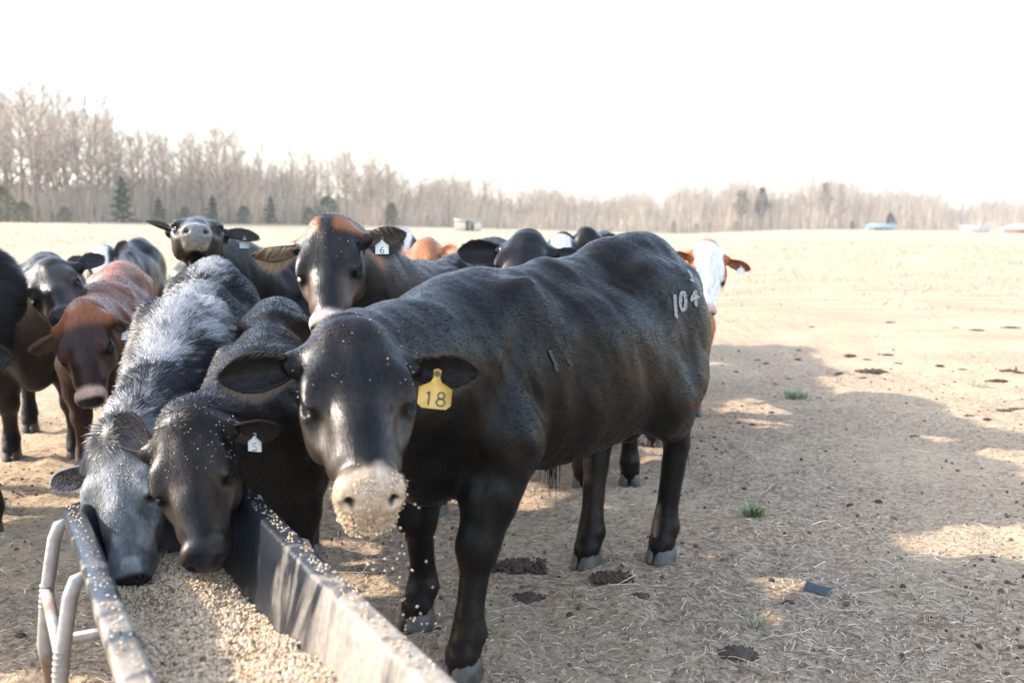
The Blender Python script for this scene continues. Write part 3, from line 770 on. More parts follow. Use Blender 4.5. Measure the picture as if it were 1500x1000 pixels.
# ------------------------------------------------------------------ ground
def axis_pts(dense_lo, dense_hi, step, far_lo, far_hi, grow=1.09):
    a = list(np.arange(dense_lo, dense_hi + 1e-6, step)); s = step; x = a[-1]
    while x < far_hi: s *= grow; x += s; a.append(x)
    s = step; x = a[0]
    while x > far_lo: s *= grow; x -= s; a.insert(0, x)
    return np.array(a)
gxs = axis_pts(-2.8, 3.4, .028, -520, 520, 1.07); gys = axis_pts(1.2, 7.5, .028, -60, 560, 1.05)
GX, GY = np.meshgrid(gxs, gys, indexing='ij')
gp = np.stack([GX.ravel(), GY.ravel(), np.zeros(GX.size)], 1)
def near_relief(x, y):
    p = np.stack([x, y, np.zeros_like(x)], 1); d = np.hypot(x, y)
    f = 1 - sstep(12, 22, d)
    r = (fbm(p, 2.2, 3, 3) - .5) * .055 + (fbm(p, 9, 3, 9) - .5) * .045
    return r * f
def ground_z(x, y): x = np.atleast_1d(np.asarray(x, float)); y = np.atleast_1d(np.asarray(y, float)); return terrain(x, y) + near_relief(x, y)
gz = ground_z(gp[:, 0], gp[:, 1]); GV = np.stack([gp[:, 0], gp[:, 1], gz], 1)
ny = len(gys); i, j = np.meshgrid(np.arange(len(gxs) - 1), np.arange(ny - 1), indexing='ij'); i = i.ravel(); j = j.ravel()
GF = np.stack([i * ny + j, (i + 1) * ny + j, (i + 1) * ny + j + 1, i * ny + j + 1], 1)

def ground_material():
    m = bpy.data.materials.new('pasture_ground'); m.use_nodes = True; n = m.node_tree; b = n.nodes['Principled BSDF']
    b.inputs['Roughness'].default_value = .95; b.inputs['Specular IOR Level'].default_value = .15
    tc = n.nodes.new('ShaderNodeTexCoord'); geo = n.nodes.new('ShaderNodeNewGeometry')
    def noise(sc, det=6, rough=.6, scale=None):
        t = n.nodes.new('ShaderNodeTexNoise'); t.inputs['Scale'].default_value = sc; t.inputs['Detail'].default_value = det; t.inputs['Roughness'].default_value = rough
        if scale is not None:
            mp = n.nodes.new('ShaderNodeMapping'); mp.inputs['Scale'].default_value = scale
            n.links.new(geo.outputs['Position'], mp.inputs['Vector']); n.links.new(mp.outputs[0], t.inputs['Vector'])
        else: n.links.new(geo.outputs['Position'], t.inputs['Vector'])
        return t.outputs['Fac']
    def mr(v, a, b_, c=0., d=1.):
        q = n.nodes.new('ShaderNodeMapRange'); q.inputs['From Min'].default_value = a; q.inputs['From Max'].default_value = b_
        q.inputs['To Min'].default_value = c; q.inputs['To Max'].default_value = d; n.links.new(v, q.inputs['Value']); return q.outputs[0]
    def mix(f, A, B_):
        q = n.nodes.new('ShaderNodeMix'); q.data_type = 'RGBA'; n.links.new(f, q.inputs['Factor'])
        for nm, v in (('A', A), ('B', B_)):
            if isinstance(v, tuple): q.inputs[nm].default_value = (*v, 1)
            else: n.links.new(v, q.inputs[nm])
        return q.outputs['Result']
    def mul(a, b_):
        q = n.nodes.new('ShaderNodeMath'); q.operation = 'MULTIPLY'; n.links.new(a, q.inputs[0]); n.links.new(b_, q.inputs[1]); return q.outputs[0]
    c = mix(mr(noise(34, 9, .78), .40, .60), (.24, .165, .11), (.68, .51, .35))
    c = mix(mr(noise(110, 6, .7), .56, .68), c, (.70, .55, .39))
    c = mix(mr(noise(70, 6, .7, (1, 1.6, 1)), .57, .66), c, (.11, .075, .053))  # dark specks, with the shade of gaps between straw painted in
    # straw littered patches and trampled patches
    c = mix(mul(mr(noise(.55, 4, .55), .47, .62), mr(noise(45, 7), .35, .6)), c, (.66, .50, .33))
    dist = n.nodes.new('ShaderNodeSeparateXYZ'); n.links.new(geo.outputs['Position'], dist.inputs[0])
    far = mr(dist.outputs['Y'], 9, 17)
    fieldc = mix(mr(noise(.35, 8, .65, (1, 3.0, 1)), .4, .62), (.33, .265, .175), (.46, .38, .26))
    fieldc = mix(mr(noise(1.9, 9, .7, (1, 2.2, 1)), .55, .68), fieldc, (.38, .30, .20))
    fieldc = mix(mr(noise(.09, 3, .5), .58, .72), fieldc, (.42, .38, .25))
    fieldc = mix(mr(noise(14, 8, .75), .52, .68), fieldc, (.50, .41, .29))
    edge = n.nodes.new('ShaderNodeMath'); edge.operation = 'ADD'; edge.use_clamp = True
    n.links.new(far, edge.inputs[0]); n.links.new(mul(mr(noise(.5, 6), .3, .7, -.4, .4), mr(dist.outputs['Y'], 5, 9)), edge.inputs[1])
    c = mix(edge.outputs[0], c, fieldc)
    n.links.new(c, b.inputs['Base Color'])
    bp = n.nodes.new('ShaderNodeBump'); bp.inputs['Strength'].default_value = 1.; bp.inputs['Distance'].default_value = .02
    n.links.new(noise(45, 9, .75), bp.inputs['Height']); n.links.new(bp.outputs[0], b.inputs['Normal'])
    return m
M_GROUND = ground_material()
link('pasture_ground', mesh_np('pasture_ground', GV, GF), M_GROUND, kind='structure', label='dry trampled pasture running out to a pale grass field')

# ------------------------------------------------------------------ the cattle
cows_t = time.time()
HERD = 'herd of cattle gathered at the feed trough'
bull = make_cow('black_bull', 'big glossy black bull with yellow ear tag 18 and white 104 on its hip', 'bull', (.122, 3.65), (-.653, -.757), 1.04,
    W(516, 480, 2.58), W(541, 656, 2.24), 'level', 'black', 1, wf=.97, ear_fringe=160, hs=1.04, res=.010, fine=.0055,
    feet=[(.62, .20), (.44, -.20), (-.68, .09), (-.43, -.11)],
    ears=[dict(axis=(.12, 1, .02), open=(.75, -.0, .45), L=.19, W=.085, curl=.16, bx=.062, col=(.02, .017, .015), inner=(.014, .010, .009), fl=.012, fcol=(.07, .05, .04)),
          dict(axis=(.12, -1, -.02), open=(.75, 0, .45), L=.205, W=.10, curl=.16, col=(.02, .017, .015), inner=(.010, .009, .009), fl=.018, fringe_side=11, fcol=(.12, .09, .065))],
    tags=[dict(ear=0, t=.46, size=.088, text='18', yellow=True, face=(.1, -1, .15), up=(.12, 0, 1), label='yellow ear tag with a handwritten 18')],
    fur=(110000, .016, .0016, .14), male=True, dusty=True, hz=1.0)
black5 = make_cow('black_calf', 'black cow with white ear tag 5 eating with its head down in the trough', 'cow', (-.92, 3.70), (.15, -.99), .87,
    W(262, 616, 2.84), W(280, 762, 2.64), (-.10, -.82, .62), 'black', 5, nw=.74, wf=.80, hz=.95, hs=.86, res=.011, fine=.007,
    feet=[(.44, .17), (.50, -.17), (-.60, .15), (-.50, -.12)],
    ears=[dict(axis=(.10, 1, -.30), open=(.8, .0, .3), L=.18, W=.10, col=(.02, .017, .016), inner=(.04, .03, .03)),
          dict(axis=(-.95, -.55, .1), open=(.2, -.4, .9), L=.19, W=.115, col=(.03, .028, .028), inner=(.07, .06, .06))],
    tags=[dict(ear=0, t=.62, size=.044, text='5', face=(-.35, -1, .1), label='white ear tag with a 5')],
    fur=(60000, .022, .0016, .22), group=HERD)
roan = make_cow('roan_cow', 'blue roan cow with mottled grey and white coat feeding at the trough end', 'cow', (-1.34, 4.2), (.15, -.99), .96,
    W(158, 640, 2.92), W(160, 782, 2.74), (-.30, -.80, .52), 'roan', 4, nw=.72, wf=.80, hs=.88, hz=.97, res=.011, fine=.008,
    ears=[dict(axis=(-.75, 1, -.1), open=(.6, .0, .6), L=.14, W=.06, col=(.16, .16, .16)), dict(axis=(.05, -1, -.1), open=(.75, 0, .45), L=.17, W=.085, col=(.35, .34, .33), inner=(.05, .04, .04))],
    fur=(110000, .034, .0020, .32), group=HERD)
cow4 = make_cow('brown_cow', 'dark brown cow with reddish poll, shaggy ears and pale muzzle ring looking at the camera', 'cow', (-.33, 5.32), (-.38, -.92), 1.0,
    W(479, 328, 4.14), W(475, 426, 3.90), (-.02, -1, .12), 'bay', 11, hs=.98, res=.011, fine=.008,
    ears=[dict(axis=(-.02, 1, .12), open=(.7, 0, .3), L=.20, W=.095, col=(.022, .017, .015), inner=(.12, .10, .08)), dict(axis=(.05, -1, .12), open=(.7, 0, -.1), L=.21, W=.105, col=(.05, .03, .02), inner=(.30, .22, .15), fringe_side=11, fcol=(.42, .30, .19))],
    ear_fringe=420, tags=[dict(ear=0, t=.5, size=.055, text='6', label='white ear tag with a 6')],
    fur=(40000, .02, .0018, .25), group=HERD)
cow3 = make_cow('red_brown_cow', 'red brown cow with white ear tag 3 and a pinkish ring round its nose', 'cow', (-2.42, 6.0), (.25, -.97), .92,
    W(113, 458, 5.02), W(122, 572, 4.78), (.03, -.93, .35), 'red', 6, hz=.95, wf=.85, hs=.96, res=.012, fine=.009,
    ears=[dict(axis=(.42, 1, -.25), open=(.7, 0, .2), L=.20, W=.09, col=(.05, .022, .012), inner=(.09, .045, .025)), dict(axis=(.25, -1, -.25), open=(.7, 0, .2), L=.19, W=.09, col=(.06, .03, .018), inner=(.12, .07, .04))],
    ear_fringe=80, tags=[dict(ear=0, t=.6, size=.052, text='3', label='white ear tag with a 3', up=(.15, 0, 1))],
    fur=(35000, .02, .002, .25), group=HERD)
cow7 = make_cow('black_cow', 'black cow with crumbs on its nose standing behind the red brown cow at left', 'cow', (-3.02, 6.35), (.35, -.94), .98,
    W(66, 385, 5.5), W(84, 452, 5.1), (-.02, -.75, .7), 'black', 7, hz=.92, hs=1.0, res=.013, fine=.009, feet=[(.5, .2), (.4, -.17), (-.6, .15), (-.5, -.15)],
    ears=[dict(axis=(-.3, 1, -.2), L=.17, col=(.02, .02, .022)), dict(axis=(-.2, -1, -.25), L=.17, col=(.03, .02, .016))], fur=(25000, .02, .002, .25), group=HERD)
fuzzy = make_cow('black_cow', 'fuzzy black cow cut off by the left edge, seen from its rump', 'cow', (-3.31, 4.80), (-.86, -.5), 1.0,
    W(-420, 470, 4.3), W(-440, 640, 4.0), (-.4, -.8, .4), 'black', 8, tail_y=-.22, hs=.95, res=.013, fur=(60000, .035, .0024, .35), feet=[(.5, .17), (.44, -.17), (-.58, .22), (-.45, -.30)], group=HERD)
edge = make_cow('black_cow', 'black cow almost wholly outside the left edge, only an ear tip and one hoof showing', 'cow', (-2.93, 4.02), (-.12, -.98), .88,
    W(-142, 505, 3.05), W(-150, 640, 2.9), (.1, -.9, .4), 'black', 9, hs=.9, res=.013, fur=(15000, .03, .002, .3), feet=[(.5, .17), (.44, -.17), (-.60, .52), (-.5, -.15)], group=HERD)
raised = make_cow('black_cow', 'dark cow lifting its head with mouth open, nose in the air', 'cow', (-1.33, 6.75), (-.42, -.90), 1.0,
    W(291, 320, 5.7), W(287, 316, 5.2), (.08, -.1, 1), 'grey_nose', 12, nose='grey', hs=1.0, res=.012, fine=.008, mouth_open=.62,
    ears=[dict(axis=(-.05, 1, -.15), open=(.5, 0, .6), L=.21, W=.10, col=(.02, .016, .014)), dict(axis=(-.1, -1, .25), open=(.2, 0, 1), L=.16, W=.09, col=(.05, .03, .02), inner=(.08, .05, .04))],
    tags=[dict(ear=0, t=.62, size=.055, label='blank white ear tag')], fur=(25000, .02, .002, .25), group=HERD)
back1 = make_cow('black_cow', 'black cow side on, its dark back showing left of the raised head', 'cow', (-2.05, 8.3), (1, -.1), .93,
    W(480, 400, 7.6), W(490, 440, 7.4), (.8, -.5, .3), 'black', 13, hz=.93, hs=.9, res=.018, fur=(0, 0, 0, 0), group=HERD)
wf1 = make_cow('white_faced_cow', 'far black cow with a round white face and black ears, at left', 'cow', (-4.15, 10.7), (.06, -1), .92,
    W(145, 366, 9.55), W(146, 408, 9.3), (0, -.95, .3), 'white', 14, hs=.95, res=.018,
    ears=[dict(axis=(-.2, 1, .45), L=.20, col=(.012, .012, .013)), dict(axis=(-.1, -1, .28), L=.22, col=(.012, .012, .013))], group=HERD)
wf2 = make_cow('white_faced_cow', 'white faced cow half hidden behind the ear of the shaggy eared brown cow', 'cow', (-.95, 8.7), (.12, -1), .97,
    W(588, 341, 7.55), W(578, 388, 7.3), (.1, -.8, .5), 'white', 15, hs=1.0, res=.016,
    ears=[dict(axis=(-.1, 1, .2), L=.16, col=(.02, .02, .02)), dict(axis=(-.1, -1, .0), L=.17, col=(.02, .02, .02))], group=HERD)
tan1 = make_cow('tan_cow', 'orange brown cow in the middle of the herd with only its poll and back showing', 'cow', (-.25, 8.35), (-.68, -.73), .93,
    W(618, 355, 7.3), W(596, 400, 7.05), (-.4, -.8, .4), 'tan', 16, hs=.95, res=.016, ears=[dict(L=.17, col=(.35, .14, .06)), dict(axis=(-.1, -1, -.3), L=.17, col=(.42, .2, .1))], group=HERD)
blk14 = make_cow('black_cow', 'black cow with lowered head and drooping ear behind the back of the bull', 'cow', (.12, 6.35), (-.02, -1), 1.0,
    W(772, 345, 5.25), W(752, 405, 4.95), (-.1, -.75, .65), 'black', 17, hs=1.0, res=.013, fine=.010,
    ears=[dict(axis=(-.1, 1, -.3), L=.20, col=(.02, .02, .02)), dict(axis=(.15, -1, -.05), open=(.6, 0, .5), L=.24, W=.12, col=(.012, .011, .011), inner=(.02, .016, .016))], fur=(15000, .02, .002, .2), group=HERD)
wf3 = make_cow('white_faced_cow', 'black cow with white blaze peeking between two black heads above the back of the bull', 'cow', (.62, 9.3), (-.1, -1), .95,
    W(822, 350, 8.2), W(826, 396, 8.0), (0, -.9, .4), 'white', 18, hs=.95, res=.018, ears=[dict(axis=(0, 1, -.1), L=.2, col=(.012, .012, .012)), dict(axis=(0, -1, -.1), L=.17, col=(.012, .012, .012))], group=HERD)
blk16 = make_cow('black_cow', 'farthest black cow, just the top of its head and two ears above the bull', 'cow', (1.0, 10.9), (-.1, -1), .98,
    W(861, 340, 9.6), W(861, 385, 9.4), (0, -.9, .4), 'black', 19, hs=1.0, res=.018, ears=[dict(axis=(-.1, 1, .12), L=.17, col=(.02, .02, .02)), dict(axis=(-.1, -1, .15), L=.18, col=(.09, .05, .03))], group=HERD)
blk17 = make_cow('black_cow', 'black cow right behind the hips of the bull, only its back line visible', 'cow', (.66, 5.85), (.25, .97), 1.0,
    W(960, 450, 7.3), W(960, 520, 7.5), (.1, .8, .5), 'black', 20, wf=.8, hs=1.0, res=.015, group=HERD)
heref = make_cow('red_white_cow', 'red cow with a white face and curled ears peering round the rump of the bull', 'cow', (1.25, 7.75), (.02, -1), .94,
    W(1041, 364, 6.62), W(1039, 432, 6.45), (0, -1, .1), 'hereford', 21, wf=.8, hs=.90, res=.013, fine=.010, nose='pink', hz=.96, feet=[(.5, .13), (.46, -.12), (-.6, .15), (-.5, -.15)],
    ears=[dict(axis=(.05, 1, .0), open=(.6, 0, .2), L=.19, W=.095, col=(.33, .10, .03), inner=(.45, .2, .1), curl=.3), dict(axis=(.0, -1, .1), open=(.6, 0, .2), L=.17, W=.095, col=(.36, .11, .035), inner=(.4, .16, .08))],
    tags=[dict(ear=0, t=.62, size=.05, label='small white ear tag')], fur=(15000, .02, .002, .2), group=HERD)
# ------------------------------------------------------------------ the number branded on the bull and white scars, cut as ribbons lying on its coat
def on_surface(info, px, py):
    if 'bvh' not in info:
        info['bvh'] = BVHTree.FromPolygons([tuple(v) for v in info['V'][:info['F'].max() + 1]], [tuple(f) for f in info['F']])
    o = np.array([0, 0, H]); d = nrm(W(px, py, 3) - o)
    ol = info['toL'](o); dl = d @ info['B']
    hit, n, idx, dist = info['bvh'].ray_cast(Vector(ol), Vector(dl), 20)
    return (None, None) if hit is None else (np.array(hit), np.array(n))
def mark(info, name, strokes, width, mat, label=None):
    A = Acc(); rg = np.random.default_rng(5)
    for st in strokes:
        st = np.array(st, float); L = np.concatenate([[0], np.cumsum(np.hypot(*np.diff(st, axis=0).T))])
        q = np.linspace(0, L[-1], max(int(L[-1] / 1.5), 4)); xs = np.interp(q, L, st[:, 0]); ys = np.interp(q, L, st[:, 1])
        P, Nn = [], []
        for x, y in zip(xs, ys):
            h, n = on_surface(info, x, y)
            if h is not None: P.append(h + n * .004); Nn.append(n)
        if len(P) > 2:
            P = np.array(P); Nn = np.array(Nn); T = np.gradient(P, axis=0); T /= np.linalg.norm(T, axis=1)[:, None]
            S_ = np.cross(Nn, T); wv = width * (.75 + .5 * rg.random((len(P), 1)))
            ends = np.minimum(np.arange(len(P)), np.arange(len(P))[::-1])[:, None]; wv = wv * np.clip(.45 + ends * .4, 0, 1)
            n = len(P); Vv = np.empty((2 * n, 3)); Vv[0::2] = P - S_ * wv / 2; Vv[1::2] = P + S_ * wv / 2
            i = np.arange(n - 1); A.add(Vv, np.stack([2 * i, 2 * i + 1, 2 * i + 3, 2 * i + 2], 1))
            for k in range(n * 6):                                   # white hairs fraying the stroke
                a = rg.integers(n); c = P[a] + S_[a] * wv[a] * (rg.random() - .5) * 1.15 + Nn[a] * .002
                d = nrm(np.array([-1, 0, -.7]) + (rg.random(3) - .5) * .8); d = nrm(d - np.dot(d, Nn[a]) * Nn[a]); s2 = np.cross(Nn[a], d) * .0009
                A.add([c - s2, c + s2, c + d * .014 + Nn[a] * .002], None, [[0, 1, 2]])
    if A.n: link(name, A.mesh(name), mat, info['root'], label=label)
M_BRAND = M('freeze_brand_white', (.40, .38, .36), rough=.6, noise=.25, nscale=120)
M_SCAR = M('scar_hair', (.035, .035, .04), rough=.5, noise=.3, nscale=90)
mark(bull, 'brand_digit', [[(986, 432), (987, 448), (988, 464)]], .0085, M_BRAND, 'white branded digit 1')
mark(bull, 'brand_digit', [[(998 + 4.0 * math.sin(a), 441 + 14 * -math.cos(a)) for a in np.linspace(0, 2 * math.pi, 15)]], .0075, M_BRAND, 'white branded digit 0')
mark(bull, 'brand_digit', [[(1017, 426), (1010, 439), (1021, 434)], [(1017, 430), (1017, 447)]], .008, M_BRAND, 'white branded digit 4')
mark(bull, 'brand_mark', [[(1006, 397), (1011, 404), (1013, 412), (1009, 410)]], .007, M_BRAND)
mark(bull, 'white_scar', [[(803, 513), (806, 522), (811, 531), (813, 542)]], .008, M_SCAR)
mark(bull, 'white_scar', [[(829, 526), (833, 533)]], .005, M_SCAR)

# ------------------------------------------------------------------ feed grains
def ico():
    p = (1 + 5 ** .5) / 2
    v = np.array([(-1, p, 0), (1, p, 0), (-1, -p, 0), (1, -p, 0), (0, -1, p), (0, 1, p), (0, -1, -p), (0, 1, -p), (p, 0, -1), (p, 0, 1), (-p, 0, -1), (-p, 0, 1)]) / math.sqrt(1 + p * p)
    f = np.array([(0, 11, 5), (0, 5, 1), (0, 1, 7), (0, 7, 10), (0, 10, 11), (1, 5, 9), (5, 11, 4), (11, 10, 2), (10, 7, 6), (7, 1, 8), (3, 9, 4), (3, 4, 2), (3, 2, 6), (3, 6, 8), (3, 8, 9), (4, 9, 5), (2, 4, 11), (6, 2, 10), (8, 6, 7), (9, 8, 1)])
    return v, f
ICO = ico()
def grain_colors(n, rg):
    pal = np.array([(.64, .52, .38), (.56, .43, .30), (.72, .61, .47), (.46, .32, .20), (.68, .53, .28), (.28, .17, .10), (.76, .69, .58)])
    return pal[rg.choice(7, n, p=[.28, .2, .2, .12, .08, .05, .07])] * (.78 + .36 * rg.random((n, 1))) * np.array([1, .96, .91])
def pebbles(P, r, rg, cols=None, aspect=(1, .8, .65)):
    n = len(P); v, f = ICO
    Q = rg.normal(size=(n, 3, 3)); Q, _ = np.linalg.qr(Q)
    r = np.broadcast_to(r, (n,)) * (.7 + .6 * rg.random(n))
    sh = v[None] * np.array(aspect) * (1 + .25 * (rg.random((n, 12, 1)) - .5))
    V = np.einsum('nij,nkj->nki', Q, sh) * r[:, None, None] + P[:, None, :]
    F = (f[None] + (np.arange(n) * 12)[:, None, None]).reshape(-1, 3)
    c = None if cols is None else np.repeat(cols, 12, axis=0)
    return V.reshape(-1, 3), F, c
# the trough frame: s runs from the far end towards the camera, o across (to the right)
TC = np.array([-1.09, 2.99]); TD = nrm([.48, -.877]); TP = np.array([.877, .48]); TP = TP / np.linalg.norm(TP); TC = TC - TP * .012; TP = TP * 1.07; TL = 2.35; RIM = .62
def tr(s_, o_, z): return np.array([TC[0] + TD[0] * s_ + TP[0] * o_, TC[1] + TD[1] * s_ + TP[1] * o_, z])
def outline(ins, z, r0=.075):
    r = max(r0 - ins * .2, .03); hw = .25 - ins; s0, s1 = ins, TL - ins; pts = []
    for cs, co, a0 in ((s0 + r, hw - r, 0), (s0 + r, -hw + r, 90), (s1 - r, -hw + r, 180), (s1 - r, hw - r, 270)):
        for a in np.linspace(a0, a0 + 90, 6):
            a = math.radians(a); pts.append((cs - r * math.sin(a), co + r * math.cos(a)))
    # subdivide the long sides
    out = []
    for k in range(len(pts)):
        a, b = np.array(pts[k]), np.array(pts[(k + 1) % len(pts)]); n = max(1, int(np.linalg.norm(b - a) / .14)) if k in (11, 23) else 1
        if k in (11, 23): n = 16
        for q in range(n): out.append(a + (b - a) * q / n)
    return [(p[0], p[1], z + .004 * math.sin(p[0] * 4 + p[1] * 3)) for p in out]
prof = [(.004, .580), (.0, .586), (.0, .612), (.005, .619), (.012, .62), (.046, .62), (.053, .616), (.058, .606), (.075, .54), (.092, .46), (.108, .40), (.130, .355), (.165, .33), (.20, .322), (.235, .32)]
lower = [(.235, .300), (.20, .302), (.16, .308), (.115, .34), (.095, .39), (.078, .45), (.060, .54), (.046, .596), (.012, .598), (.010, .580)]
loops = [outline(a, z) for a, z in prof + lower]; nl = len(loops[0])
TV = np.array([tr(*p) for L_ in loops for p in L_]); Fq = []
for a in range(len(loops)):
    b = (a + 1) % len(loops)
    for i in range(nl): j = (i + 1) % nl; Fq.append((a * nl + i, a * nl + j, b * nl + j, b * nl + i))
Fq = np.array(Fq)
# floor slot left between the innermost loops is closed by their meeting line
org = np.array([*tr(TL / 2, 0, 0)[:2], 0]); ang = math.atan2(TD[1], TD[0]); RT = np.array([[math.cos(ang), -math.sin(ang), 0], [math.sin(ang), math.cos(ang), 0], [0, 0, 1]])
tl = lambda P: (np.asarray(P) - org) @ RT
def trough_material():
    m = M('worn_black_trough_plastic', (.012, .016, .021), rough=.42, spec=.5, bump=.25, bscale=35)
    n = m.node_tree; b = n.nodes['Principled BSDF']; tc = n.nodes.new('ShaderNodeTexCoord')
    sp = n.nodes.new('ShaderNodeSeparateXYZ'); n.links.new(tc.outputs['Object'], sp.inputs[0])
    g = n.nodes.new('ShaderNodeMapRange'); g.inputs['From Min'].default_value = -1.0; g.inputs['From Max'].default_value = .15; n.links.new(sp.outputs['X'], g.inputs['Value'])
    mp = n.nodes.new('ShaderNodeMapping'); mp.inputs['Scale'].default_value = (1.2, 1.2, .45); n.links.new(tc.outputs['Object'], mp.inputs[0])
    t = n.nodes.new('ShaderNodeTexNoise'); t.inputs['Scale'].default_value = 6.5; t.inputs['Detail'].default_value = 9; t.inputs['Roughness'].default_value = .62; t.inputs['Distortion'].default_value = .7; n.links.new(mp.outputs[0], t.inputs['Vector'])
    a = n.nodes.new('ShaderNodeMath'); a.operation = 'MULTIPLY_ADD'; a.inputs[1].default_value = .42; n.links.new(g.outputs[0], a.inputs[0]); n.links.new(t.outputs['Fac'], a.inputs[2])
    r = n.nodes.new('ShaderNodeMapRange'); r.inputs['From Min'].default_value = .68; r.inputs['From Max'].default_value = .88; n.links.new(a.outputs[0], r.inputs['Value'])
    t2 = n.nodes.new('ShaderNodeTexNoise'); t2.inputs['Scale'].default_value = 55; t2.inputs['Detail'].default_value = 6; n.links.new(tc.outputs['Object'], t2.inputs['Vector'])
    dc = n.nodes.new('ShaderNodeMix'); dc.data_type = 'RGBA'; dc.inputs['A'].default_value = (.13, .115, .10, 1); dc.inputs['B'].default_value = (.40, .34, .275, 1); n.links.new(t2.outputs['Fac'], dc.inputs['Factor'])
    mx = n.nodes.new('ShaderNodeMix'); mx.data_type = 'RGBA'; mx.inputs['A'].default_value = (.012, .016, .021, 1); n.links.new(r.outputs[0], mx.inputs['Factor']); n.links.new(dc.outputs['Result'], mx.inputs['B'])
    n.links.new(mx.outputs['Result'], b.inputs['Base Color'])
    rr = n.nodes.new('ShaderNodeMapRange'); rr.inputs['To Min'].default_value = .28; rr.inputs['To Max'].default_value = .8; n.links.new(r.outputs[0], rr.inputs['Value']); n.links.new(rr.outputs[0], b.inputs['Roughness'])
    return m
M_TUB = trough_material()
M_PIPE = M('galvanised_pipe', (.36, .345, .325), rough=.5, metal=.3, noise=.2, nscale=25, bump=.3, bscale=40, ramp=((.22, .12, .075), 5, .56, .66))
_n = M_PIPE.node_tree; _b = _n.nodes['Principled BSDF']; _s = _b.inputs['Base Color'].links[0].from_socket; _tc = _n.nodes.new('ShaderNodeTexCoord'); _sp = _n.nodes.new('ShaderNodeSeparateXYZ'); _n.links.new(_tc.outputs['Object'], _sp.inputs[0])
_nz = _n.nodes.new('ShaderNodeTexNoise'); _nz.inputs['Scale'].default_value = 14; _n.links.new(_tc.outputs['Object'], _nz.inputs['Vector']); _ma = _n.nodes.new('ShaderNodeMath'); _ma.operation = 'MULTIPLY_ADD'; _ma.inputs[1].default_value = .16; _n.links.new(_nz.outputs['Fac'], _ma.inputs[0]); _n.links.new(_sp.outputs['Z'], _ma.inputs[2])
_mr = _n.nodes.new('ShaderNodeMapRange'); _mr.inputs['From Min'].default_value = .33; _mr.inputs['From Max'].default_value = .28; _n.links.new(_ma.outputs[0], _mr.inputs['Value']); _mx = _n.nodes.new('ShaderNodeMix'); _mx.data_type = 'RGBA'; _mx.inputs['B'].default_value = (.20, .12, .08, 1); _n.links.new(_mr.outputs[0], _mx.inputs['Factor']); _n.links.new(_s, _mx.inputs['A']); _n.links.new(_mx.outputs['Result'], _b.inputs['Base Color'])   # rust and mud near the ground
trough = link('feed_trough', None, label='long black plastic feed trough on a galvanised pipe frame, worn pale with dust', cat='trough', loc=org)
trough.rotation_euler = (0, 0, ang)
link('tub', mesh_np('tub', tl(TV), Fq), M_TUB, trough)
for sd_ in (-1, 1):
    for s_ in (.13, .62, 1.72, 2.22):
        o0 = sd_ * .262; A = Acc()
        P = [tr(s_, sd_ * .235, .592), tr(s_, sd_ * .262, .585), tr(s_ - .0, sd_ * .275, .55), tr(s_, sd_ * .30, .40), tr(s_ + .005, sd_ * .315, .25), tr(s_ + .01, sd_ * .30, .12), tr(s_ + .01, sd_ * .27, .02)]
        A.tube([tl(p) for p in P], .0185, 12)
        for z in (.36, .375, .39, .405, .42): A.tube([tl(tr(s_, sd_ * (.30 + (.40 - z) * .1), z - .003)), tl(tr(s_, sd_ * (.30 + (.40 - z) * .1), z + .003))], .0202, 12)
        link('leg', A.mesh('leg'), M_PIPE, trough)
    for s0, s1, z in ((.13, .62, .40), (1.72, 2.22, .40)):
        A = Acc(); A.tube([tl(tr(s0, sd_ * .30, z)), tl(tr(s1, sd_ * .30, z))], .0165, 10); link('stretcher', A.mesh('stretcher'), M_PIPE, trough)
    A = Acc(); A.tube([tl(tr(.1, sd_ * .225, .582)), tl(tr(TL - .1, sd_ * .225, .582))], .015, 10); link('side_rail', A.mesh('side_rail'), M_PIPE, trough)
    A = Acc(); A.tube([tl(tr(-.03, sd_ * .27, .03)), tl(tr(.2, sd_ * .27, .022)), tl(tr(TL - .1, sd_ * .27, .022))], .02, 10); link('skid', A.mesh('skid'), M_PIPE, trough)
for s_ in (.13, .62, 1.72, 2.22):
    A = Acc(); A.tube([tl(tr(s_, -.30, .25)), tl(tr(s_, .30, .25))], .0165, 10); link('crossbar', A.mesh('crossbar'), M_PIPE, trough)

# feed heaped in the tub
rg = np.random.default_rng(11)
def feed_z(s_, o_):
    p = np.stack([s_, o_, np.zeros_like(s_)], 1)
    z = .432 + .05 * sstep(.7, 1.35, s_) - .05 * np.exp(-((s_ - .42) / .22) ** 2 - ((o_ + .08) / .09) ** 2) - .02 * sstep(0, .16, o_) * (1 - sstep(.5, .9, s_)) + .012 * np.exp(-(o_ / .1) ** 2)
    return z + (fbm(p, 9, 3, 4) - .5) * .035 + (fbm(p, 40, 2, 8) - .5) * .012
ss, oo = np.meshgrid(np.arange(.07, TL - .07, .011), np.linspace(-.185, .185, 36), indexing='ij')
S1, O1 = ss.ravel(), oo.ravel(); Z1 = feed_z(S1, O1)
in_w = lambda s_, z: np.interp(z, [.33, .36, .40, .46, .54, .61], [.085, .12, .142, .158, .175, .19])
sc = in_w(S1, Z1) / .185; FP = np.array([tr(a, b * c * 1.0, z - .004) for a, b, c, z in zip(S1, O1, sc, Z1)])
nn2 = 36; i, j = np.meshgrid(np.arange(ss.shape[0] - 1), np.arange(nn2 - 1), indexing='ij'); i = i.ravel(); j = j.ravel()
FF = np.stack([i * nn2 + j, i * nn2 + j + 1, (i + 1) * nn2 + j + 1, (i + 1) * nn2 + j], 1)
A = Acc(); A.add(FP, FF[:, ::-1], None, (.42, .30, .19))
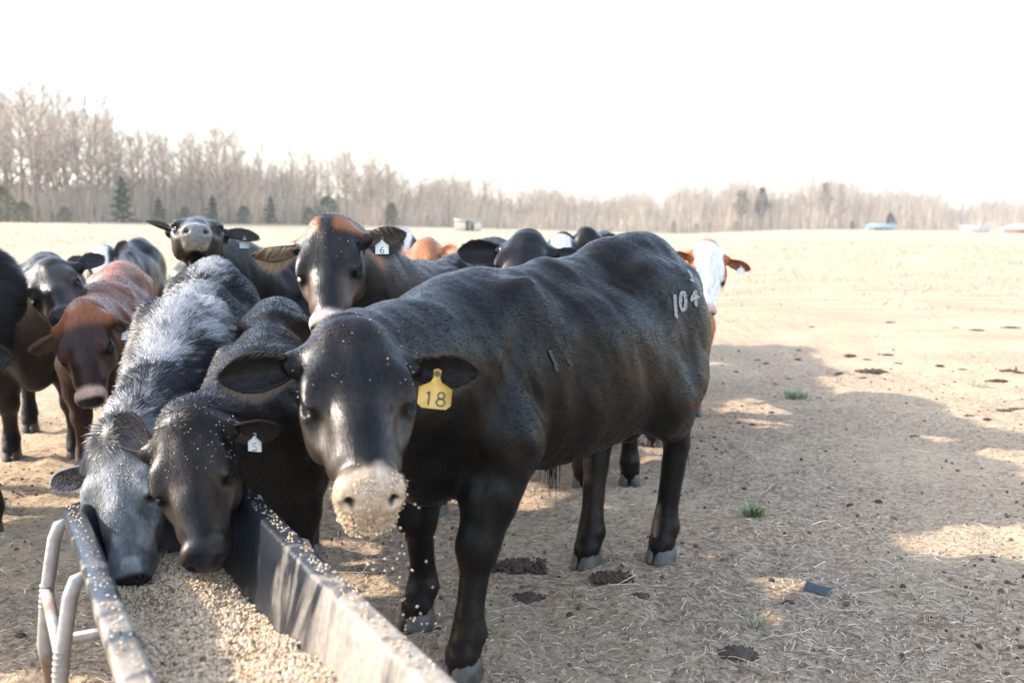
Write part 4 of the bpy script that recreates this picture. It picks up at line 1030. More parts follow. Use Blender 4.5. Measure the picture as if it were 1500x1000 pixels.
n = 21000; gs = .06 + rg.random(n) ** .9 * 1.75; go = (rg.random(n) * 2 - 1); gz_ = feed_z(gs, go * .17); go = go * in_w(gs, gz_)
Pg = np.stack([TC[0] + TD[0] * gs + TP[0] * go, TC[1] + TD[1] * gs + TP[1] * go, gz_ + rg.random(n) * .008 - .003], 1)
v, f, c = pebbles(Pg, .0052, rg, grain_colors(n, rg)); A.add(v, None, f, c)
# grains lying on the rims
n = 420; gs = rg.random(n) * 1.7; sd2 = np.where(rg.random(n) < .6, 1, -1); go = sd2 * (.205 + .035 * rg.random(n))
Pg = np.stack([TC[0] + TD[0] * gs + TP[0] * go, TC[1] + TD[1] * gs + TP[1] * go, np.full(n, RIM + .002)], 1)
v, f, c = pebbles(Pg, .0035, rg, grain_colors(n, rg)); A.add(v, None, f, c)
link('grain_feed', A.mesh('grain_feed', False), M_GRAIN, kind='stuff', label='heaped pale pelleted grain feed filling the trough', cat='animal feed')

def face_grain(info, n, region, r, seed, extra=0):
    rg = np.random.default_rng(seed); nb = info['F'].max() + 1; V = info['V'][:nb]; Hh = ((V - info['poll']) @ info['HR']) / info['k']
    wt = region(Hh) * (np.linalg.norm(Hh - np.array([.3, 0, -.1]), axis=1) < .75) * 1. ; wt = wt / wt.sum(); ids = rg.choice(nb, n, p=wt)
    P = V[ids] + info['N'][ids] * (rg.random((n, 1)) * .006) + (rg.random((n, 3)) - .5) * .006
    return info['toW'](P)
A = Acc()
reg = lambda h: (sstep(.405, .46, h[:, 0]) * (h[:, 0] < .56) * (h[:, 2] > -.22) * (.05 + .9 * sstep(-.11, -.15, h[:, 2]) + .3 * sstep(.44, .47, h[:, 0]) * sstep(-.07, -.04, h[:, 2])) * sstep(.35, .6, noise3(h, 38, 2))
                 * (np.linalg.norm((h - np.array([.50, .052, -.082])) / np.array([.035, .024, .020]), axis=1) > 1) * (np.linalg.norm((h - np.array([.50, -.052, -.082])) / np.array([.035, .024, .020]), axis=1) > 1)) ** 1
P = face_grain(bull, 2000, reg, .004, 3); v, f, c = pebbles(P, .0026, rg, grain_colors(len(P), rg) * 1.05); A.add(v, None, f, c)
regc = lambda h: (h[:, 0] < .56) * (h[:, 2] > -.22) * sstep(.42, .46, h[:, 0]) * sstep(-.13, -.15, h[:, 2])
P = face_grain(bull, 2200, regc, .004, 4); P[:, 2] -= rg.random(len(P)) ** 2 * .03; v, f, c = pebbles(P, .0032, rg, grain_colors(len(P), rg)); A.add(v, None, f, c)
link('grain_crumbs', A.mesh('grain_crumbs', False), M_GRAIN, kind='stuff', label='crumbs of feed caked on the muzzle of the big black bull', cat='animal feed')
A = Acc(); n = 120
t = rg.random(n); P = np.stack([-.29 + .08 * rg.normal(size=n) * .55 + .05 * t, 2.24 + .05 * rg.normal(size=n), .80 - .62 * t], 1)
v, f, c = pebbles(P, .0032, rg, grain_colors(n, rg) * 1.1); A.add(v, None, f, c)
link('falling_grain', A.mesh('falling_grain', False), M_GRAIN, kind='stuff', label='loose grains falling from the mouth of the big black bull', cat='animal feed')
A = Acc()
for info, n, reg, sd3 in ((black5, 170, lambda h: (h[:, 0] < .2) * (h[:, 0] > -.4) * (h[:, 2] > -.12), 5), (bull, 60, lambda h: (h[:, 0] < .2) * (h[:, 0] > -.1) * (h[:, 2] > -.1), 6), (cow4, 90, lambda h: (h[:, 2] > -.1) * (h[:, 0] > 0) * (h[:, 0] < .2) + 2. * (h[:, 0] > .45), 7), (raised, 160, lambda h: (h[:, 0] > .40) * (h[:, 2] < -.1), 8), (cow7, 260, lambda h: (h[:, 0] > .45) * (h[:, 2] < -.1), 9), (cow3, 60, lambda h: (h[:, 0] > .47) * (h[:, 2] < -.11), 10)):
    P = face_grain(info, n, lambda h, reg=reg: reg(h) * 1., .003, sd3); cc = grain_colors(n, rg)
    if sd3 == 9: cc = cc * .35
    v, f, c = pebbles(P, .0019, rg, cc); A.add(v, None, f, c)
link('scattered_crumbs', A.mesh('scattered_crumbs', False), M_GRAIN, kind='stuff', label='specks of feed scattered over the heads of the cattle', cat='animal feed')
# ------------------------------------------------------------------ straw, dung, tufts
rg = np.random.default_rng(21)
def strips(n, x, y, L, wd, cols, lift=.006, name='straw', curl=.35):
    a = rg.random(n) * 2 * math.pi; bend = (rg.random(n) - .5) * 2 * curl; L = L * (.4 + 1.2 * rg.random(n) ** 1.5)
    z = ground_z(x, y); d0 = np.stack([np.cos(a), np.sin(a)], 1); d1 = np.stack([np.cos(a + bend), np.sin(a + bend)], 1)
    p0 = np.stack([x, y], 1); p1 = p0 + d0 * L[:, None] * .5; p2 = p1 + d1 * L[:, None] * .5
    z0 = z + rg.random(n) * lift * .5; z1 = ground_z(p1[:, 0], p1[:, 1]) + lift * (.3 + 1.2 * rg.random(n)); z2 = ground_z(p2[:, 0], p2[:, 1]) + lift * rg.random(n)
    w_ = wd * (.6 + .8 * rg.random(n))
    s0 = np.stack([-np.sin(a), np.cos(a)], 1) * w_[:, None] / 2; s1 = np.stack([-np.sin(a + bend / 2), np.cos(a + bend / 2)], 1) * w_[:, None] / 2
    tw = (rg.random(n) - .5) * w_ * .8
    V = np.stack([np.column_stack([p0 - s0, z0 - tw]), np.column_stack([p0 + s0, z0 + tw]), np.column_stack([p1 + s1, z1 + tw]), np.column_stack([p1 - s1, z1 - tw]), np.column_stack([p2, z2])], 1).reshape(-1, 3)
    b = np.arange(n)[:, None] * 5
    T = np.concatenate([b + np.array([[0, 1, 2]]), b + np.array([[0, 2, 3]]), b + np.array([[3, 2, 4]])])
    return V, T, np.repeat(cols, 5, axis=0)
pal = np.array([(.64, .52, .37), (.54, .43, .30), (.42, .33, .235), (.72, .61, .46), (.22, .16, .11), (.08, .06, .045)])
M_STRAW = M('dry_straw', vcol=True, rough=.75, spec=.25)
A = Acc()
n = 80000; t = rg.random(n); y = 1.9 + 7.5 * t ** 1.6; x = (rg.random(n) * 2 - 1) * (y * .62 + .5)
cl = noise3(np.stack([x, y, 0 * x], 1), 1.7, 2); k = rg.random(n) < .35 + .9 * cl; x, y = x[k], y[k]; n = len(x)
A.add(*(lambda r_: (r_[0], None, r_[1], r_[2]))(strips(n, x, y, .038, .0029, pal[rg.choice(6, n, p=[.26, .25, .2, .11, .11, .07])] * (.85 + .3 * rg.random((n, 1))))))
n = 1500; y = 1.9 + 7 * rg.random(n) ** 1.4; x = (rg.random(n) * 2 - 1) * (y * .6 + .4)
A.add(*(lambda r_: (r_[0], None, r_[1], r_[2]))(strips(n, x, y, .15, .0028, pal[rg.choice([0, 3, 1], n)] * 1.05, .012, curl=1.0)))
link('straw_litter', A.mesh('straw_litter'), M_STRAW, kind='stuff', label='short dry straw and dead grass littering the trampled ground', cat='straw')
# crumbs of soil
A = Acc(); n = 9000; y = 2.0 + 9 * rg.random(n) ** 1.5; x = (rg.random(n) * 2 - 1) * (y * .6 + .4)
cl = noise3(np.stack([x, y, 0 * x], 1), 1.1, 7); k = rg.random(n) < cl ** 2 * 1.6; x, y = x[k], y[k]; n = len(x)
P = np.stack([x, y, ground_z(x, y) + .001], 1); cc = np.array([.14, .095, .066]) * (.5 + 1.2 * rg.random((n, 1)))
v, f, c = pebbles(P, .0075 * (.5 + rg.random(n) ** 3 * 1.6), rg, cc); A.add(v, None, f, c)
link('soil_crumbs', A.mesh('soil_crumbs', False), M('crumbly_soil', vcol=True, rough=.95, spec=.1), kind='stuff', label='dark crumbs of soil and dung scattered over the pasture', cat='soil')
M_DUNG = M('dark_dung', (.075, .048, .032), rough=.85, noise=.5, nscale=60, bump=.9, bscale=70)
def dung(px, py, r, label=None, group=None, seed=0, flat=.38):
    rq = np.random.default_rng(seed + 300); c = G(px, py); z = float(ground_z(c[0], c[1])[0]); n = int(26 + r * 500)
    n = int(n * 2.2); q = np.clip(rq.normal(size=(n, 2)), -1.6, 1.6) * r * .42; q[:, 0] *= 1.5
    rad = r * (.06 + .13 * rq.random(n)) * np.exp(-(q ** 2).sum(1) / r ** 2 * .4)
    P = np.column_stack([q, np.abs(rq.normal(size=n)) * r * .12 * flat + rad * .25])
    v, f, _ = pebbles(P, rad * 1.2, rq, None, (1, .9, .7))
    m_ = 22; aa = np.arange(m_) * 2 * math.pi / m_; rr = r * (.75 + .35 * rq.random(m_)); base = np.column_stack([np.cos(aa) * rr * 1.25, np.sin(aa) * rr, np.full(m_, -.004)]); mid_ = base * (.7, .7, 1) + (0, 0, .012); b0 = len(v)
    v = np.vstack([v, base, mid_, [[0, 0, .014]]]); k = np.arange(m_); kn = (k + 1) % m_
    f = np.vstack([f, np.column_stack([b0 + k, b0 + kn, b0 + m_ + kn]), np.column_stack([b0 + k, b0 + m_ + kn, b0 + m_ + k]), np.column_stack([b0 + m_ + k, b0 + m_ + kn, np.full(m_, b0 + 2 * m_)])])
    o = link('dung_pat', mesh_np('dung_pat', v, f, False), M_DUNG, label=label or 'small dark dung clod drying on the pasture', cat='dung', group=group or 'dung clods on the pasture', loc=(c[0], c[1], z))
dung(760, 826, .105, 'large crumbled dark dung patch on the ground in front of the hind hooves', seed=1, flat=.6)
dung(775, 872, .06, 'smaller dung patch just below the large crumbled one', seed=2)
dung(898, 848, .075, 'dung patch between the two hind hooves of the bull, nearer the camera', seed=3)
dung(935, 878, .04, 'small dark clod to the right of the dung patch by the hind hooves', seed=4)
dung(1156, 888, .022, 'single round dark clod beside the bluish scrap', seed=5, flat=1.)
dung(1080, 965, .06, 'flattened brown dung near the bottom edge', seed=6, flat=.2)
dung(1278, 543, .13, 'reddish brown dung heap in the middle distance on the right', seed=7)
for q, (px, py, r) in enumerate([(1110, 528, .05), (1170, 513, .05), (1245, 523, .09), (1270, 527, .08), (1300, 520, .08), (1315, 533, .07), (1230, 549, .06), (1265, 555, .05), (1168, 526, .05), (1122, 534, .05), (1133, 563, .05), (1376, 536, .06), (1410, 540, .06), (1463, 557, .1), (1450, 556, .07), (1478, 544, .12), (1495, 547, .1), (1155, 554, .04), (1190, 480, .07), (1305, 474, .1), (1078, 544, .04), (1420, 612, .06), (1340, 640, .05), (1470, 600, .1), (1495, 598, .12), (1130, 607, .035), (1082, 620, .03), (1102, 622, .03), (1445, 618, .04), (1090, 720, .02), (1287, 735, .03), (1245, 742, .025), (1130, 852, .02), (700, 900, .03), (835, 905, .02), (30, 930, .03), (1400, 480, .1), (1430, 485, .14), (1480, 482, .16)]):
    near = 'on the pale field' if py < 500 else 'in the far shaded band' if py < 570 else 'between the two green tufts' if py < 700 else 'on the near straw'
    dung(px, py, r * .62, label='small dark dung clod %s, %s' % (near, 'just right of the bull' if px < 1150 else 'in the middle of the right half' if px < 1350 else 'by the right edge'), seed=20 + q)
# bluish scrap and a blurred grey stone
c = G(1193, 872); A = Acc(); rq = np.random.default_rng(3)
v = np.array([(-.05, -.01, .01), (-.02, .04, .03), (.04, .03, .012), (.07, -.01, .02), (.03, -.04, .006), (0, 0, .028)]); A.add(v, None, [[5, 0, 4], [5, 4, 3], [5, 3, 2], [5, 2, 1], [5, 1, 0]])
link('plastic_scrap', A.mesh('plastic_scrap', False), M('blue_grey_scrap', (.045, .06, .068), rough=.6, bump=.6, bscale=40), label='small crumpled dark bluish scrap on the straw at right', cat='scrap', loc=(c[0], c[1], float(ground_z(c[0], c[1])[0])))
c = W(1183, 1003, 1.35); A = Acc(); v, q = sphere(np.zeros(3), (.026, .026, .03), 10); v[:, 2] = np.where(v[:, 2] < -.01, v[:, 2], v[:, 2]); A.add(v, q); A.tube([(0, 0, -.01), (0, 0, -(c[2] - .03) - .05)], .017, 12)
link('post_cap', A.mesh('post_cap'), M('grey_blue_paint', (.16, .20, .22), rough=.5, noise=.1), label='rounded grey blue post top blurred at the bottom edge of the picture', cat='post', loc=(c[0], c[1], c[2] - .03))
# green tufts
M_GREEN = M('green_blades', vcol=True, rough=.6)
def tuft(px, py, r, h, n, label, col, seed):
    rq = np.random.default_rng(seed); c = G(px, py); z = float(ground_z(c[0], c[1])[0]); A = Acc()
    for i in range(n):
        a = rq.random() * 6.283; b = np.array([math.cos(a), math.sin(a), 0]) * r * rq.random() ** .6 * .8; o_ = nrm([math.cos(a) + rq.normal() * .5, math.sin(a) + rq.normal() * .5, 0])
        L_ = h * (.5 + rq.random()); m = b + o_ * L_ * .3 + np.array([0, 0, L_ * .6]); e = b + o_ * L_ * .85 + np.array([0, 0, L_ * .75]); s_ = nrm(np.cross(o_, [0, 0, 1])) * .002
        A.add([b - s_, b + s_, m + s_, m - s_, e], None, [[0, 1, 2], [0, 2, 3], [3, 2, 4]], np.array(col) * (.7 + .7 * rq.random()) if rq.random() < .75 else (.5, .45, .28))
    link('grass_tuft', A.mesh('grass_tuft'), M_GREEN, label=label, cat='grass', group='green grass tufts in the dry pasture', loc=(c[0], c[1], z))
tuft(1103, 757, .06, .055, 160, 'small bright green grass tuft on the shaded ground near the camera', (.11, .21, .06), 1)
tuft(1166, 584, .10, .08, 160, 'green grass tuft farther off, to the right of the hind leg of the bull', (.13, .24, .10), 2)
tuft(1105, 918, .06, .03, 30, 'sparse low green sprout among straw near the bottom edge', (.16, .22, .10), 3)
tuft(1435, 567, .10, .05, 60, 'faint green sprout at the right edge of the pasture', (.20, .27, .14), 4)
# tall dry grass farther out
A = Acc(); n = 30000; y = 12 + 55 * rg.random(n) ** 1.5; x = (rg.random(n) * 2 - 1) * (y * .6 + 1); cl = noise3(np.stack([x, y * 1.0, 0 * x], 1), .9, 12)
k = rg.random(n) < sstep(.3, .8, cl) + .12; x, y = x[k], y[k]; n = len(x); z = terrain(x, y); hh = (.015 + .05 * rg.random(n)) * (1 + y / 60) * (.4 + cl[k]) * sstep(11, 20, y); a = rg.random(n) * 6.28; wv = .004 + y * .0006
dx = np.cos(a) * hh * .7; dy = np.sin(a) * hh * .7
V = np.stack([np.stack([x - wv, y, z - .01], 1), np.stack([x + wv, y, z - .01], 1), np.stack([x + dx, y + dy, z + hh], 1)], 1).reshape(-1, 3)
A.add(V, None, np.arange(3 * n).reshape(-1, 3), np.repeat(np.array([(.66, .56, .42), (.54, .45, .32), (.74, .65, .50)])[rg.integers(3, size=n)], 3, axis=0))
link('dry_field_grass', A.mesh('dry_field_grass', False), M_STRAW, kind='stuff', label='pale dry grass blades standing over the far field', cat='grass')

# ------------------------------------------------------------------ trees
M_BARK = M('grey_tan_bark', (.24, .195, .16), rough=.9, spec=.15, noise=.3, nscale=2)
M_TWIG = M('bare_twigs', (.60, .475, .375), rough=.9, spec=.1)
M_PINE = M('evergreen_needles', vcol=True, rough=.8, spec=.2)
def bare_tree(seed, h=13., spread=.32, first=.28, forks=9, lean=.03):
    rq = np.random.default_rng(seed); T_ = Acc(); K = Acc()
    ribs_p, ribs_q, ribs_w = [], [], []
    def wander(p, d, L_, n, up=.0, jit=.12):
        P = [p]; 
        for i in range(n): d = nrm(d + rq.normal(size=3) * jit + np.array([0, 0, up])); P.append(P[-1] + d * L_ / n)
        return np.array(P)
    trunk = wander(np.zeros(3), nrm([rq.normal() * lean, rq.normal() * lean, 1]), h * .92, 9, .08, .045)
    R0 = h * .0125 * (1 + .4 * rq.random()); T_.tube(trunk, np.linspace(R0, R0 * .12, 10), 6, cap=False)
    def twigs(P, L_, n):
        for i in range(n):
            t = rq.random() * .85 + .15; x = t * (len(P) - 1); i0 = min(int(x), len(P) - 2); b = P[i0] * (1 - x + i0) + P[i0 + 1] * (x - i0)
            d = nrm(P[i0 + 1] - P[i0] + rq.normal(size=3) * .75 + np.array([0, 0, .25])); l_ = L_ * (.35 + .8 * rq.random())
            m = b + d * l_ * .5; e = m + nrm(d + rq.normal(size=3) * .35) * l_ * .5
            ribs_p.extend([b, m]); ribs_q.extend([m, e]); ribs_w.extend([.015, .011])
            if rq.random() < .8:
                d2 = nrm(d + rq.normal(size=3) * .6); ribs_p.append(m); ribs_q.append(m + d2 * l_ * .45); ribs_w.append(.011)
    for k in range(forks + 8):
        t = first + (1 - first) * (k + rq.random()) / (forks + 8); x = t * 9; i0 = min(int(x), 8); b = trunk[i0] * (1 - x + i0) + trunk[i0 + 1] * (x - i0)
        a = k * 2.4 + rq.random() * 1.2; el = .55 + .42 * t + rq.normal() * .12; d = np.array([math.cos(a) * math.cos(el), math.sin(a) * math.cos(el), math.sin(el)])
        L1 = h * spread * (1.0 - .35 * t) * (.7 + .6 * rq.random()); P = wander(b, d, L1, 6, .06, .13); r = R0 * (1 - t) * .55 + .02
        T_.tube(P, np.linspace(r, .012, 7), 4, cap=False)
        for m in range(5):
            u = .25 + .7 * (m + rq.random()) / 5; x2 = u * 6; j0 = min(int(x2), 5); b2 = P[j0] * (1 - x2 + j0) + P[j0 + 1] * (x2 - j0)
            d2 = nrm(P[j0 + 1] - P[j0] + rq.normal(size=3) * .42 * L1 / 1.5 / max(L1, .1) * 1.6 + np.array([0, 0, .3 * .5])); P2 = wander(b2, d2, L1 * .5 * (.6 + .6 * rq.random()), 4, .05, .16)
            T_.tube(P2, np.linspace(r * .45 + .008, .008, 5), 3, cap=False); twigs(P2, h * .075, 7)
        twigs(P, h * .07, 6)
    twigs(trunk[5:], h * .10, 40)
    p, q, w_ = np.array(ribs_p), np.array(ribs_q), np.array(ribs_w)[:, None]
    d = q - p; s_ = np.cross(d, rq.normal(size=p.shape)); s_ /= np.linalg.norm(s_, axis=1)[:, None] + 1e-9; n = len(p)
    V = np.stack([p - s_ * w_, p + s_ * w_, q + s_ * w_ * .6, q - s_ * w_ * .6], 1).reshape(-1, 3); K.add(V, np.arange(4 * n).reshape(-1, 4))
    return T_.mesh('trunk'), K.mesh('crown', False)
protos = [bare_tree(40 + i, 13, *a) for i, a in enumerate([(.30, .30, 9), (.36, .22, 8), (.26, .40, 8), (.40, .20, 10), (.30, .25, 7), (.24, .35, 9), (.34, .30, 11)])]
for a, b in protos: a.materials.append(M_BARK); b.materials.append(M_TWIG)
TG = 'bare trees of the wood along the far edge of the field'
HT = lambda px: np.interp(px, [-300, 0, 60, 130, 200, 260, 300, 345, 400, 470, 560, 640, 700, 760, 850, 950, 1050, 1120, 1180, 1240, 1300, 1400, 1500, 1700], [205, 205, 210, 200, 165, 140, 140, 150, 112, 118, 112, 90, 85, 66, 64, 56, 70, 76, 80, 72, 54, 44, 46, 46])


def put_tree(px, dist, hpx, var, label, name='bare_tree', group=TG):
    az = (px - 750) / 1458; x, y = az * dist, dist; z = float(terrain(x, y)); h = hpx / 1458 * dist
    o = bpy.data.objects.new(name, None); COL.objects.link(o); o.location = (x, y, z - .1); o.rotation_euler = (0, 0, random.random() * 6.28); k = h / 13.
    o.scale = (k * random.uniform(.85, 1.15),) * 2 + (k,); o['label'] = label; o['category'] = 'tree'; o['group'] = group
    for me, nm in zip(protos[var], ('trunk', 'crown')): link(nm, me, None, o)
SEGX = [-999, 30, 120, 210, 290, 380, 470, 560, 650, 730, 820, 900, 980, 1060, 1140, 1220, 1300, 1390, 1460]
SEG = ['at the left edge', 'left of the big cedar', 'behind the big cedar', 'right of the big cedar', 'above the raised head', 'left of the brown cow', 'above the brown cow', 'left of the wooden shed', 'behind the wooden shed', 'right of the wooden shed', 'above the back of the bull', 'above the hips of the bull', 'above the white faced red cow', 'by the yellowish pine', 'right of the two pines', 'under the two pine tops', 'left of the blue roof', 'between blue roof and white trailer', 'at the red barn']
SEG = SEG[:len(SEGX)]; FORM = ['rounded', 'broad', 'narrow', 'wide spreading', 'open', 'slender', 'dense']
for row in range(3):
    px = -90 + row * 5.
    while px < 1560:
        dist = float(treeline(px)) * (1.0 + .10 * row) * random.uniform(.98, 1.04)
        hp_ = float(HT(px)) * random.uniform(.72, 1.0) * (1 + .02 * row)
        side = 'at the left' if px < 500 else ('at the middle' if px < 950 else 'at the right')
        vr = random.randrange(7); seg = SEG[int(np.searchsorted(SEGX, px)) - 1]
        put_tree(px, dist, hp_, vr, '%s leafless tree, %s row of the wood, %s' % (FORM[vr] + (' tall' if hp_ > .86 * HT(px) else ' low'), ('front', 'second', 'back')[row], seg), group=TG)
        px += random.uniform(14, 26) * (1 if px < 700 else .78)
put_tree(58, 90, 205, 1, 'tall leafless tree with dark trunk near the left edge of the wood', group='tall bare trees'); put_tree(325, 108, 145, 3, 'spreading bare tree whose crown leans out above the wood edge', group='tall bare trees'); put_tree(135, 93, 195, 0, 'tall leafless tree left of the cedar', group='tall bare trees')
# undergrowth: thin stems and brush
A = Acc(); n = 42000; px = -150 + 1750 * rg.random(n); dist = treeline(px) * (.985 + .30 * rg.random(n)); az = (px - 750) / 1458; x, y = az * dist, dist; z = terrain(x, y)
h = np.interp(px, [0, 400, 750, 1000, 1200, 1300, 1500], [60, 56, 46, 50, 58, 40, 28]) / 1458 * dist * rg.random(n) ** .8 * (.45 + 1.0 * noise3(np.stack([px, 0 * px, 0 * px], 1), .03, 5) + .35 * noise3(np.stack([px, 0 * px, 0 * px], 1), .12, 6)); a = rg.normal(size=(n, 2)) * .22 * h[:, None]; wv = .02 + .035 * rg.random(n) + dist * .0001; ph = rg.random(n) * 3.14
V = np.stack([np.stack([x - wv * np.cos(ph), y - wv * np.sin(ph), z - .2], 1), np.stack([x + wv * np.cos(ph), y + wv * np.sin(ph), z - .2], 1), np.stack([x + a[:, 0] + wv * .5, y + a[:, 1], z + h], 1), np.stack([x + a[:, 0] - wv * .5, y + a[:, 1], z + h], 1)], 1).reshape(-1, 3)
A.add(V, np.arange(4 * n).reshape(-1, 4), None, np.repeat(np.array([(.56, .46, .37), (.50, .41, .33), (.62, .51, .40), (.40, .36, .26)])[rg.integers(4, size=n)], 4, axis=0))
link('undergrowth', A.mesh('undergrowth', False), M('brush', vcol=True, rough=.9, spec=.1), kind='stuff', label='pale leafless brush under the far trees', cat='brush')
def evergreen(px, dist_k, wpx, hpx, label, shape='cone', seed=0, col=(.045, .075, .035), n=1500, base=0., cat='tree'):
    rq = np.random.default_rng(seed + 70); dist = float(treeline(px)) * dist_k; x, y = (px - 750) / 1458 * dist, dist; z = float(terrain(x, y)); h = hpx / 1458 * dist; w_ = wpx / 1458 * dist / 2
    o = bpy.data.objects.new('evergreen_' + ('tree' if cat == 'tree' else 'shrub'), None); COL.objects.link(o); o.location = (x, y, z); o['label'] = label; o['category'] = cat; o['group'] = 'evergreens along the wood edge'
    A = Acc(); A.tube([(0, 0, -.2), (rq.normal() * .1, 0, h * .5), (0, 0, h * .93)], [h * .02, h * .013, h * .004], 6); link('trunk', A.mesh('trunk'), M_BARK, o)
    t = rq.random(n) ** .8; rad = (1 - t) ** .75 * (1 if shape == 'cone' else 1) if shape == 'cone' else (np.sqrt(np.clip(1 - t ** 2.0, 0, 1)) if shape == 'round' else np.clip(np.minimum(t * 2.5, 1.35 - t), 0, 1) * (.55 + .6 * noise3(np.stack([t * 9, t * 0, t * 0], 1), 1., seed)))
    lay = .75 + .35 * np.sin(t * 38 + rq.random()) * (shape == 'cone'); a = rq.random(n) * 6.283; lump = .4 + 1.0 * noise3(np.stack([np.cos(a) * 1.5, np.sin(a) * 1.5, t * 5], 1), 1.5, seed)
    r = w_ * rad * lay * lump * (.35 + .65 * rq.random(n) ** .5); zz = h * (base + (1 - base) * t) + .0
    c = np.stack([np.cos(a) * r, np.sin(a) * r, zz], 1); sz = h * .032 * (.6 + .8 * rq.random(n))[:, None]
    d1 = rq.normal(size=(n, 3)); d1[:, 2] *= .5; d1 /= np.linalg.norm(d1, axis=1)[:, None]; d2 = np.cross(d1, rq.normal(size=(n, 3))); d2 /= np.linalg.norm(d2, axis=1)[:, None]
    V = np.stack([c - d1 * sz, c + d2 * sz * .5, c + d1 * sz * 1.3, c - d2 * sz * .5], 1).reshape(-1, 3); cc = np.array(col) * (.6 + .9 * rq.random((n, 1)))
    link('crown', mesh_np('crown', V, np.arange(4 * n).reshape(-1, 4), False, np.repeat(cc, 4, axis=0)), M_PINE, o)
evergreen(185, .93, 46, 66, 'dark green cone shaped cedar at the edge of the wood', 'cone', 1)
evergreen(237, .95, 34, 36, 'small dark cedar right of the big cone shaped one', 'cone', 2)
evergreen(316, .97, 34, 42, 'dark green young cedar behind the raised head', 'cone', 3, (.05, .085, .05))
evergreen(360, .96, 36, 26, 'round green bush between two cow heads at the wood edge', 'round', 4, (.05, .085, .05), cat='bush')
evergreen(8, .95, 60, 52, 'olive evergreen bush at the left edge of the wood', 'round', 5, (.09, .105, .05), cat='bush')
evergreen(40, .96, 40, 30, 'low olive bush beside the bush at the left edge', 'round', 15, (.09, .10, .05), cat='bush')
evergreen(100, .97, 34, 22, 'low olive shrub between the left bushes and the big cedar', 'round', 25, (.10, .10, .06), cat='bush')
evergreen(275, .97, 30, 24, 'olive shrub between two small cedars at the wood edge', 'round', 26, (.10, .11, .06), cat='bush')
evergreen(400, .98, 30, 40, 'green young cedar near the brown cow with reddish poll', 'cone', 27, (.08, .10, .06))
evergreen(482, .97, 60, 42, 'broad green evergreen behind the brown cow with reddish poll', 'round', 6, (.075, .11, .06))
evergreen(455, .96, 30, 26, 'low green bush left of the broad evergreen', 'round', 16, (.075, .11, .06), cat='bush')
evergreen(575, .98, 30, 34, 'olive bush in the wood edge left of the wooden shed', 'round', 7, (.11, .12, .07), cat='bush')
evergreen(1083, 1.0, 44, 58, 'tall pine with yellowish green crown above the right hand wood', 'pine', 8, (.13, .14, .06), base=.35, n=3000)
evergreen(1112, 1.0, 36, 60, 'darker green pine beside the yellowish one', 'pine', 9, (.07, .085, .04), base=.3, n=3000)
evergreen(1205, 1.03, 26, 66, 'pine top standing over the trees at right', 'pine', 10, (.10, .12, .06), base=.4)
evergreen(1228, 1.03, 16, 62, 'narrow yellow green pine top over the trees at right', 'pine', 11, (.13, .14, .06), base=.4)
evergreen(1245, .97, 12, 14, 'small dark cedar on the far edge of the right field', 'cone', 12, (.05, .06, .035))
evergreen(1300, .97, 24, 24, 'dark evergreen behind the blue roofed shelter', 'round', 13, (.06, .08, .05))
for q, px in enumerate((1018, 1038, 1076, 985)): evergreen(px, .96, 16 - q, 14 + q, 'low dark bush at the foot of the right hand wood', 'round', 30 + q, (.11, .11, .07), n=500, cat='bush')

# ------------------------------------------------------------------ far buildings
def place(px, py, dist): az = (px - 750) / 1458; x = az * dist; return x, dist, float(terrain(x, dist))
def root_at(name, label, cat, px, dist, rz=0.):
    x, y, z = place(px, 0, dist); o = bpy.data.objects.new(name, None); COL.objects.link(o); o.location = (x, y, z); o.rotation_euler = (0, 0, rz); o['label'] = label; o['category'] = cat; return o
def bx(name, lo, hi, mat, par): A = Acc(); A.box(lo, hi); return link(name, A.mesh(name, False), mat, par)
M_WOODP = M('pale_weathered_boards', (.76, .68, .58), rough=.85, noise=.25, nscale=3); M_HAY = M('brown_hay', (.34, .22, .12), rough=.9, noise=.4, nscale=4)  # hay is a plain brown, mottled at random
M_WHT = M('white_metal', (.74, .73, .71), rough=.5, noise=.05, nscale=1); M_BLU = M('blue_grey_roof', (.18, .33, .42), rough=.45, noise=.1, nscale=1); M_RED = M('red_siding', (.42, .13, .09), rough=.7, noise=.15, nscale=1); M_GLS = M('dark_pane', (.03, .035, .04), rough=.15); M_TIN = M('tin_roof', (.55, .55, .55), rough=.4, metal=.5, noise=.1, nscale=1)
d = 118.; u = d / 1458
sh = root_at('wooden_shed', 'small pale open fronted wooden shed in front of the far wood', 'shed', 686, d)
for k in range(6): bx('board', (-19 * u + k * 2.6 * u, 0, 0), (-19 * u + (k * 2.6 + 2.5) * u, .1, 15 * u), M_WOODP, sh)
for k in range(3): bx('board', (9 * u + k * 3 * u, 0, 0), (9 * u + (k * 3 + 2.9) * u, .1, 12.5 * u), M_WOODP, sh)
bx('back_wall', (-19 * u, 2.2, 0), (18 * u, 2.3, 12 * u), M_WOODP, sh); bx('roof', (-20 * u, -.3, 15.3 * u), (20 * u, 2.5, 16.8 * u), M_TIN, sh); bx('side_wall', (-19 * u, .1, 0), (-18.4 * u, 2.2, 14 * u), M_WOODP, sh); bx('side_wall', (17.4 * u, .1, 0), (18 * u, 2.2, 12 * u), M_WOODP, sh); bx('post', (2 * u, 0, 0), (3 * u, .15, 15.2 * u), M_WOODP, sh)
A = Acc(); v, q = sphere(np.array([-1.2 * u, 1.1, .62]), (.6, .5, .62), 8); A.add(v, q); link('hay_bale', A.mesh('hay_bale'), M_HAY, None, label='round hay bale stored inside the small wooden shed', cat='hay bale', loc=sh.location)
d = 235.; u = d / 1458
bl = root_at('blue_roofed_shelter', 'long low shelter with a blue roof at the right edge of the wood', 'shelter', 1292, d)
